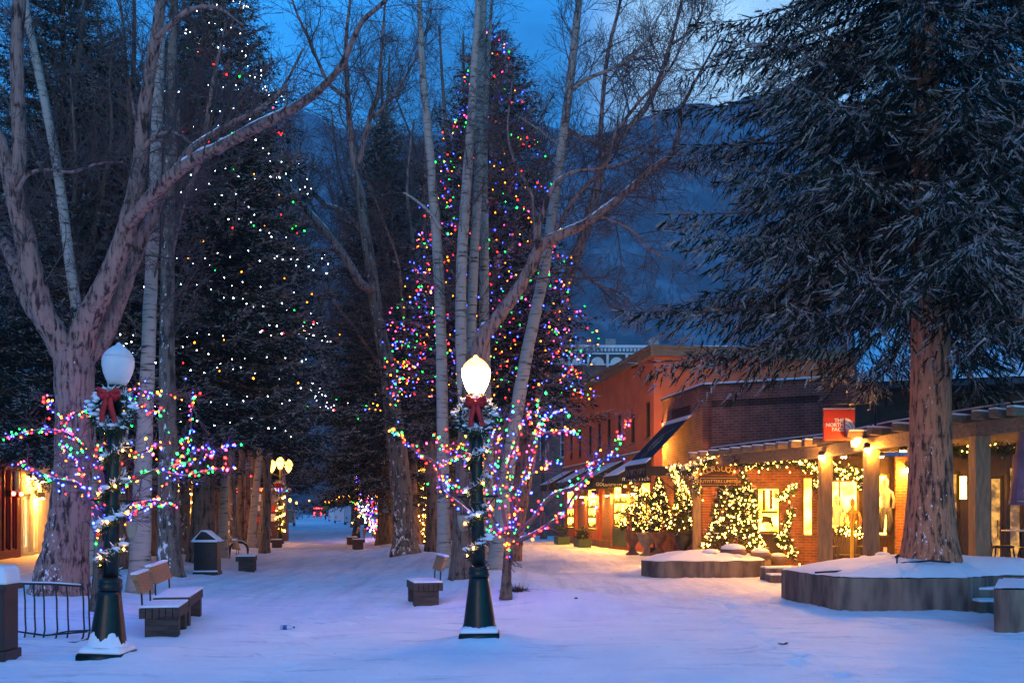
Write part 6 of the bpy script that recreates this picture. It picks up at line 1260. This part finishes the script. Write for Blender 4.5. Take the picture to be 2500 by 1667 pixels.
potted(1544, 37.4, .05, .95, .95, 'terracotta', 1.0, .55, False, 62, 'round lit bush in a plain clay urn, leftmost of the urns', 1)
potted(1578, 36.6, .05, .85, .95, 'stone_urn', 1.5, .55, False, 70, 'round-topped lit bush in a pale stone urn between two clay ones', 2)
potted(1608, 35.2, .22, .75, .85, 'terracotta', 1.95, .52, True, 90, 'tall lit cone evergreen in a clay urn on a plinth by the black awning', 3, True)
potted(1668, 33.0, .12, .88, .95, 'black', 1.75, .50, True, 92, 'tall lit cone evergreen in a black urn under the black awning', 4)
# the fir in the lower planter
rg = np.random.default_rng(12); q = np.array([X(1788, 27.4), 27.4, .5])
r = empty('fir_tree', q, 0, 'bushy forked fir crowded with warm white lights behind the snowy rocks', 'tree'); mb = MB()
obj('trunk', MB().tube([[0, 0, -.2], [-.05, 0, .8], [-.1, 0, 1.5]], [.07, .05, .02], 8), M['brownbark'], r)
lob = [(-.12, 0, 1.75, .45), (.28, 0, 1.7, .35), (.45, .1, 1.6, .3)]
n = 6500; t = rg.uniform(0, 1, n) ** .9; w = np.where(t < .6, 1.0 - .95 * t, .43); az = rg.uniform(0, 2 * PI, n); rr = w * np.sqrt(rg.uniform(.1, 1, n)); cxo = np.where(t > .55, rg.choice([-.22, .18, .42], n), 0)
rr = np.where(t > .55, .26 * (1.25 - t) * 2 * np.sqrt(rg.uniform(.05, 1, n)), rr)
p = np.stack([cxo + rr * np.cos(az), rr * np.sin(az), t * 1.85 - .1 * (cxo > .3)], -1); d = unit(np.stack([np.cos(az), np.sin(az), rg.uniform(-.1, .9, n)], -1) + .5 * rg.standard_normal((n, 3)))
mb.add(flake_tris(p, d, .14 * rg.uniform(.6, 1.4, n), .03 * rg.uniform(.7, 1.3, n), rg).reshape(-1, 3), np.arange(3 * n).reshape(-1, 3), (rg.random(n) < .05).astype(int)); obj('crown', mb, [M['garland'], M['snow']], r, fix=False)
for (za, zb, nn, lab) in ((1.0, 1.85, 60, 'warm white light string on the forked top of the bushy fir'), (.45, 1.05, 80, 'warm white light string round the middle of the bushy fir'), (-.05, .5, 80, 'warm white light string round the skirt of the bushy fir')):
    t = np.sort(rg.uniform(za, zb, nn)) / 1.85; az = rg.uniform(-PI, 0, nn); rr = np.where(t < .57, 1.0 - .95 * t, .24 * (1.25 - t) * 2); cxo = np.where(t > .57, rg.choice([-.22, .18, .42], nn), 0)
    pts = np.stack([q[0] + cxo + rr * np.cos(az), q[1] + rr * np.sin(az) - .04, q[2] + t * 1.85], -1); o = pts[0]
    s = tag(obj('light_string', MB().tube(pts - o, .003, 3, cap=False), M['black'], None, o, fix=False), lab, 'light string', YS); bulbs(s, pts, .0165, WARM, rg)
for (a, Yq, lab) in ((1388, 51.5, 'boxwood trough under the farthest lit window of the orange row'), (1440, 46.9, 'boxwood trough under the middle lit window of the orange row')):
    o = np.array([X(a, Yq) - .35, Yq, .02]); r = empty('planter_box', o, R(9), lab, 'plant box'); obj('trough', MB().box(-.3, .3, -.55, .55, 0, .38), M['greenframe'], r)
    mb = MB(); fluff(mb, [[0, -.5, .62], [0, .5, .62]], .46, 900, .12, .04, rg, .03); obj('foliage', mb, [M['garland'], M['frost']], r, fix=False)
b_ = empty('snow_shovel', np.array([X(1596, 35.4), 35.4, .1]), 0, 'dark handled tool leaning beside the clay urn', 'shovel'); obj('handle', MB().tube([[0, 0, 0], [.04, .1, 1.15]], .025, 6), M['black'], b_); obj('blade', MB().box(-.14, .14, -.03, .01, 0, .3), M['iron'], b_)

# ------------------------------------------------------------------ far lamps, vehicles, signs
def far_lamp(loc, h, label, group, arms=1, s=1.0):
    r = empty('street_lamp', loc, 0, label, 'street lamp', group); obj('post', MB().lathe([(.2, 0), (.12, .5), (.06, .7), (.05, h - .3)], 10), M['iron'], r)
    for k in range(arms):
        x = (k - (arms - 1) / 2) * .42; z = h - (.12 if k % 2 == 0 and arms > 1 else 0)
        obj('globe', MB().lathe([(.1, z - .3), (.2, z - .08), (.21, z + .04), (.12, z + .18), (.02, z + .26)], 12, (x * s, 0, 0)).lathe([(.01, z - .4), (.1, z - .3)], 8, (x * s, 0, 0)), M['globefar'], r)
    if arms > 1: obj('arm', MB().tube([[-.45, 0, h - .55], [0, 0, h - .75], [.45, 0, h - .55]], .03, 6), M['iron'], r)
    return r
p = base(684, 1331, 50); r = far_lamp(p, EYE + (HZ - 1128) / F * p[1] - p[2], 'triple globed street lamp glowing beside the poster kiosk', None, 3, 1.0); hL = EYE + (HZ - 1128) / F * p[1] - p[2]
rg = np.random.default_rng(21); mb = MB(); th = np.linspace(0, 2 * PI, 20); wl_ = p + [0, -.2, hL - 1.35]
w_ = empty('wreath', wl_, 0, 'wreath with a red bow on the triple globed lamp', 'wreath'); fluff(mb, np.stack([.3 * np.cos(th), 0 * th, .3 * np.sin(th)], -1), .18, 500, .12, .04, rg, .3); obj('foliage', mb, [M['garland'], M['snow']], w_, fix=False); obj('bow', MB().ball((.0, -.2, .22), .12, 8, 5, sq=(1.8, .4, .7)).box(-.1, -.03, -.2, -.17, -.15, .2).box(.03, .1, -.2, -.17, -.15, .2), M['bow'], w_)
def lit_wind(p, h0, h1, label, seed, n=30):
    rg = np.random.default_rng(seed); t = np.linspace(0, 1, 50); hel = np.stack([.16 * np.cos(t * 26), .16 * np.sin(t * 26), h0 + (h1 - h0) * t], -1); g = empty('garland', p, 0, label, 'garland', 'garlands on far lamp posts')
    mb = MB(); fluff(mb, hel, .12, 700, .12, .035, rg, .2); obj('foliage', mb, [M['garland'], M['snow']], g, fix=False); bulbs(g, p + hel[rg.integers(0, 50, n)] * [1.4, 1.4, 1], .035, WARM, rg)
lit_wind(p, .6, hL - 1.7, 'lit garland wound round the triple globed lamp', 1)
p2 = base(869, 1312, 62); lit_wind(p2, .5, 4.2, 'lit garland wound round the far lamp post beside the two far benches', 2, 26)
r = empty('street_lamp', p2, 0, 'unlit far lamp post wound with lights beside the two far benches', 'street lamp'); obj('post', MB().lathe([(.28, 0), (.26, .35), (.12, .8), (.06, .9), (.05, 4.4)], 12), M['iron'], r); obj('globe', MB().ball((0, 0, 4.6), .2, 10, 6), M['lampoff'], r)
p3 = base(1039, 1328, 53); r = empty('street_lamp', p3, 0, 'black lantern lamp post wound with warm lights between the dark trunks', 'street lamp'); obj('post', MB().lathe([(.42, 0), (.38, .3), (.2, .9), (.14, 1.1), (.09, 4.3)], 12), M['iron'], r); hl_ = EYE + (HZ - 1150) / F * p3[1]; obj('lantern', MB().lathe([(.12, hl_ - .25), (.26, hl_ + .25), (.3, hl_ + .27), (.05, hl_ + .5)], 6), M['black'], r); obj('pane', MB().lathe([(.24, hl_ - .1), (.27, hl_ + .22)], 6), M['pane'], r)
lit_wind(p3, .9, 4.2, 'lit garland wound round the black lantern post', 3, 34)
FLG = 'far street lamps'
for (a, b, Yq, lab) in ((698, 1218, 150, 'left one of a pair of far street lamps beside the blue cars'), (708, 1220, 156, 'right one of a pair of far street lamps beside the blue cars'), (724, 1227, 230, 'dim far street lamp just right of the pair by the blue cars'), (755, 1222, 320, 'lone far street lamp left of the red truck'), (795, 1225, 240, 'leftmost far lamp of the row above the vans'),
                        (803, 1224, 260, 'second far lamp of the row above the vans'), (812, 1222, 225, 'third far lamp of the row above the vans'), (822, 1221, 215, 'fourth far lamp of the row above the vans'), (828, 1211, 180, 'higher far lamp over the first white van'), (838, 1211, 190, 'higher far lamp over the second white van'), (853, 1208, 160, 'far lamp left of the glowing shrubby tree'), (876, 1209, 110, 'bright far lamp against the glowing shrubby tree')):
    g = G(X(a, Yq), Yq); far_lamp(g, EYE + (HZ - b) / F * Yq - g[2], lab, FLG, 1)
def car(loc, rz, prof, wd, body, label, cat, glass='glassdark', lamps=None, wr=.34, ax=(.8, 3.6), win=None, name='parked_car', snow=True):
    r = empty(name, loc, rz, label, cat); w2 = wd / 2
    obj('body', MB().prism(prof, -w2, w2, 'x'), body, r, bevel=.05)
    L = max(q[0] for q in prof); top = max(q[1] for q in prof)
    if win:
        for sx in (-1, 1): obj('side_window', MB().prism(win, sx * (w2 + .002), sx * (w2 + .012), 'x'), M[glass], r)
        obj('rear_window', MB().box(-w2 * .78, w2 * .78, -.012 + min(q[0] for q in win) - .14, min(q[0] for q in win) - .1, win[0][1] + .02, top - .2), M[glass], r)
    for y in ax:
        for sx in (-1, 1):
            o_ = obj('wheel', MB().tube([[sx * (w2 - .2), y, wr], [sx * (w2 + .01), y, wr]], wr, 16), M['rubber'], r); obj('rim', MB().tube([[sx * (w2 - .02), y, wr], [sx * (w2 + .02), y, wr]], wr * .55, 12), M['lampoff'], o_)
    for sx in (-1, 1): obj('tail_lamp', MB().box(sx * w2 * .82 - .09, sx * w2 * .82 + .09, -.03, .02, .75, 1.0), M['tail'] if lamps else M['bow'], r)
    if snow: obj('snow_cap', MB().box(-w2 * .92, w2 * .92, (.3 if top > 1.9 else 1.2), L - (.4 if top > 1.9 else 1.7), top + .003, top + .1), M['snow'], r, bevel=.04)
    return r
suvp = [(0, .35), (0, 1.0), (.25, 1.65), (.5, 1.78), (2.9, 1.78), (3.5, 1.15), (4.5, 1.0), (4.6, .7), (4.6, .35)]; suvw = [(.45, 1.1), (.65, 1.65), (2.75, 1.65), (3.3, 1.1)]
vanp = [(0, .35), (0, 2.15), (.15, 2.3), (4.2, 2.3), (4.9, 1.4), (5.4, 1.15), (5.5, .4)]; vanw = [(3.3, 1.3), (3.3, 2.05), (4.1, 2.05), (4.65, 1.3)]
def paint(n, c): return mat(n, c, tuple(q * .85 for q in c), 3, .3, spec=.6)
pw_, pb_, pt_, pk_, pg_, po_ = paint('white_paint', (.6, .62, .64)), paint('blue_car_paint', (.05, .22, .32)), paint('teal_car_paint', (.05, .26, .34)), paint('dark_car_paint', (.03, .035, .045)), paint('yellow_car_paint', (.5, .42, .25)), paint('red_truck_paint', (.35, .02, .02))
def at(a, Yq): return G(X(a, Yq), Yq)
car(at(716, 205), R(11), suvp, 1.85, pb_, 'nearer blue car parked on the left of the far street', 'car', win=suvw); car(at(729, 235), R(11), suvp, 1.85, pt_, 'farther blue car parked on the left of the far street', 'car', win=suvw)
car(at(862, 126), R(11), vanp, 2.0, pw_, 'nearest white van of the row parked on the right of the far street', 'van', win=vanw, ax=(1, 4.4), name='parked_van'); car(at(834, 147), R(11), vanp, 2.0, pw_, 'middle white van of the row parked on the right of the far street', 'van', win=vanw, ax=(1, 4.4), name='parked_van'); car(at(817, 172), R(11), vanp, 2.0, pw_, 'farthest white van of the row on the right of the far street', 'van', win=vanw, ax=(1, 4.4), name='parked_van')
car(at(896, 98), R(11), suvp, 1.85, pk_, 'dark snow-roofed car parked behind the glowing shrubby tree', 'car', win=suvw); car(at(699, 112), R(11), suvp, 1.8, pg_, 'pale yellowish car nosing out behind the poster kiosk', 'car', win=suvw)
car(at(800, 300), R(11), suvp, 1.85, pk_, 'far car with glowing tail lamps beside the yellow road sign', 'car', win=suvw, lamps=True)
t = car(at(776, 290), R(11), [(0, .4), (0, 2.6), (.2, 2.7), (5, 2.7), (5.6, 2.0), (6, 1.2), (6, .4)], 2.4, po_, 'red truck with a row of glowing red lamps far down the street', 'truck', lamps=True, win=[(4, 1.5), (4, 2.3), (4.9, 2.3), (5.3, 1.5)], ax=(1.2, 4.8), name='truck', snow=False)
obj('light_bar', MB().box(-1.15, 1.15, -.06, .25, 2.72, 2.9), M['tail'], t)
for sx in (-1, 1): obj('warning_lamp', MB().box(sx * .95 - .16, sx * .95 + .16, -.06, .0, 1.2, 1.6), M['tail'], t)
p = at(794, 200); r = empty('road_sign', p, 0, 'yellow diamond road sign at the far end of the street', 'sign'); obj('post', MB().tube([[0, 0, 0], [0, 0, 2.2]], .06, 6), M['iron'], r); obj('plate', MB().prism([(-.65, 2.6), (0, 1.95), (.65, 2.6), (0, 3.25)], -.08, -.05, 'y'), M['yellow'], r)

# ------------------------------------------------------------------ air
hm, hnt, hb = mk('haze_air'); hnt.nodes.remove(hb); hv = hnt.nodes.new('ShaderNodeVolumePrincipled'); hv.inputs['Color'].default_value = (.55, .75, .95, 1); hv.inputs['Density'].default_value = .00055; hv.inputs['Anisotropy'].default_value = .1
hnt.links.new(hv.outputs[0], [n for n in hnt.nodes if n.type == 'OUTPUT_MATERIAL'][0].inputs['Volume'])
tag(obj('haze', MB().box(-3200, 3200, -60, 4300, -8, 720), hm), kind='stuff')
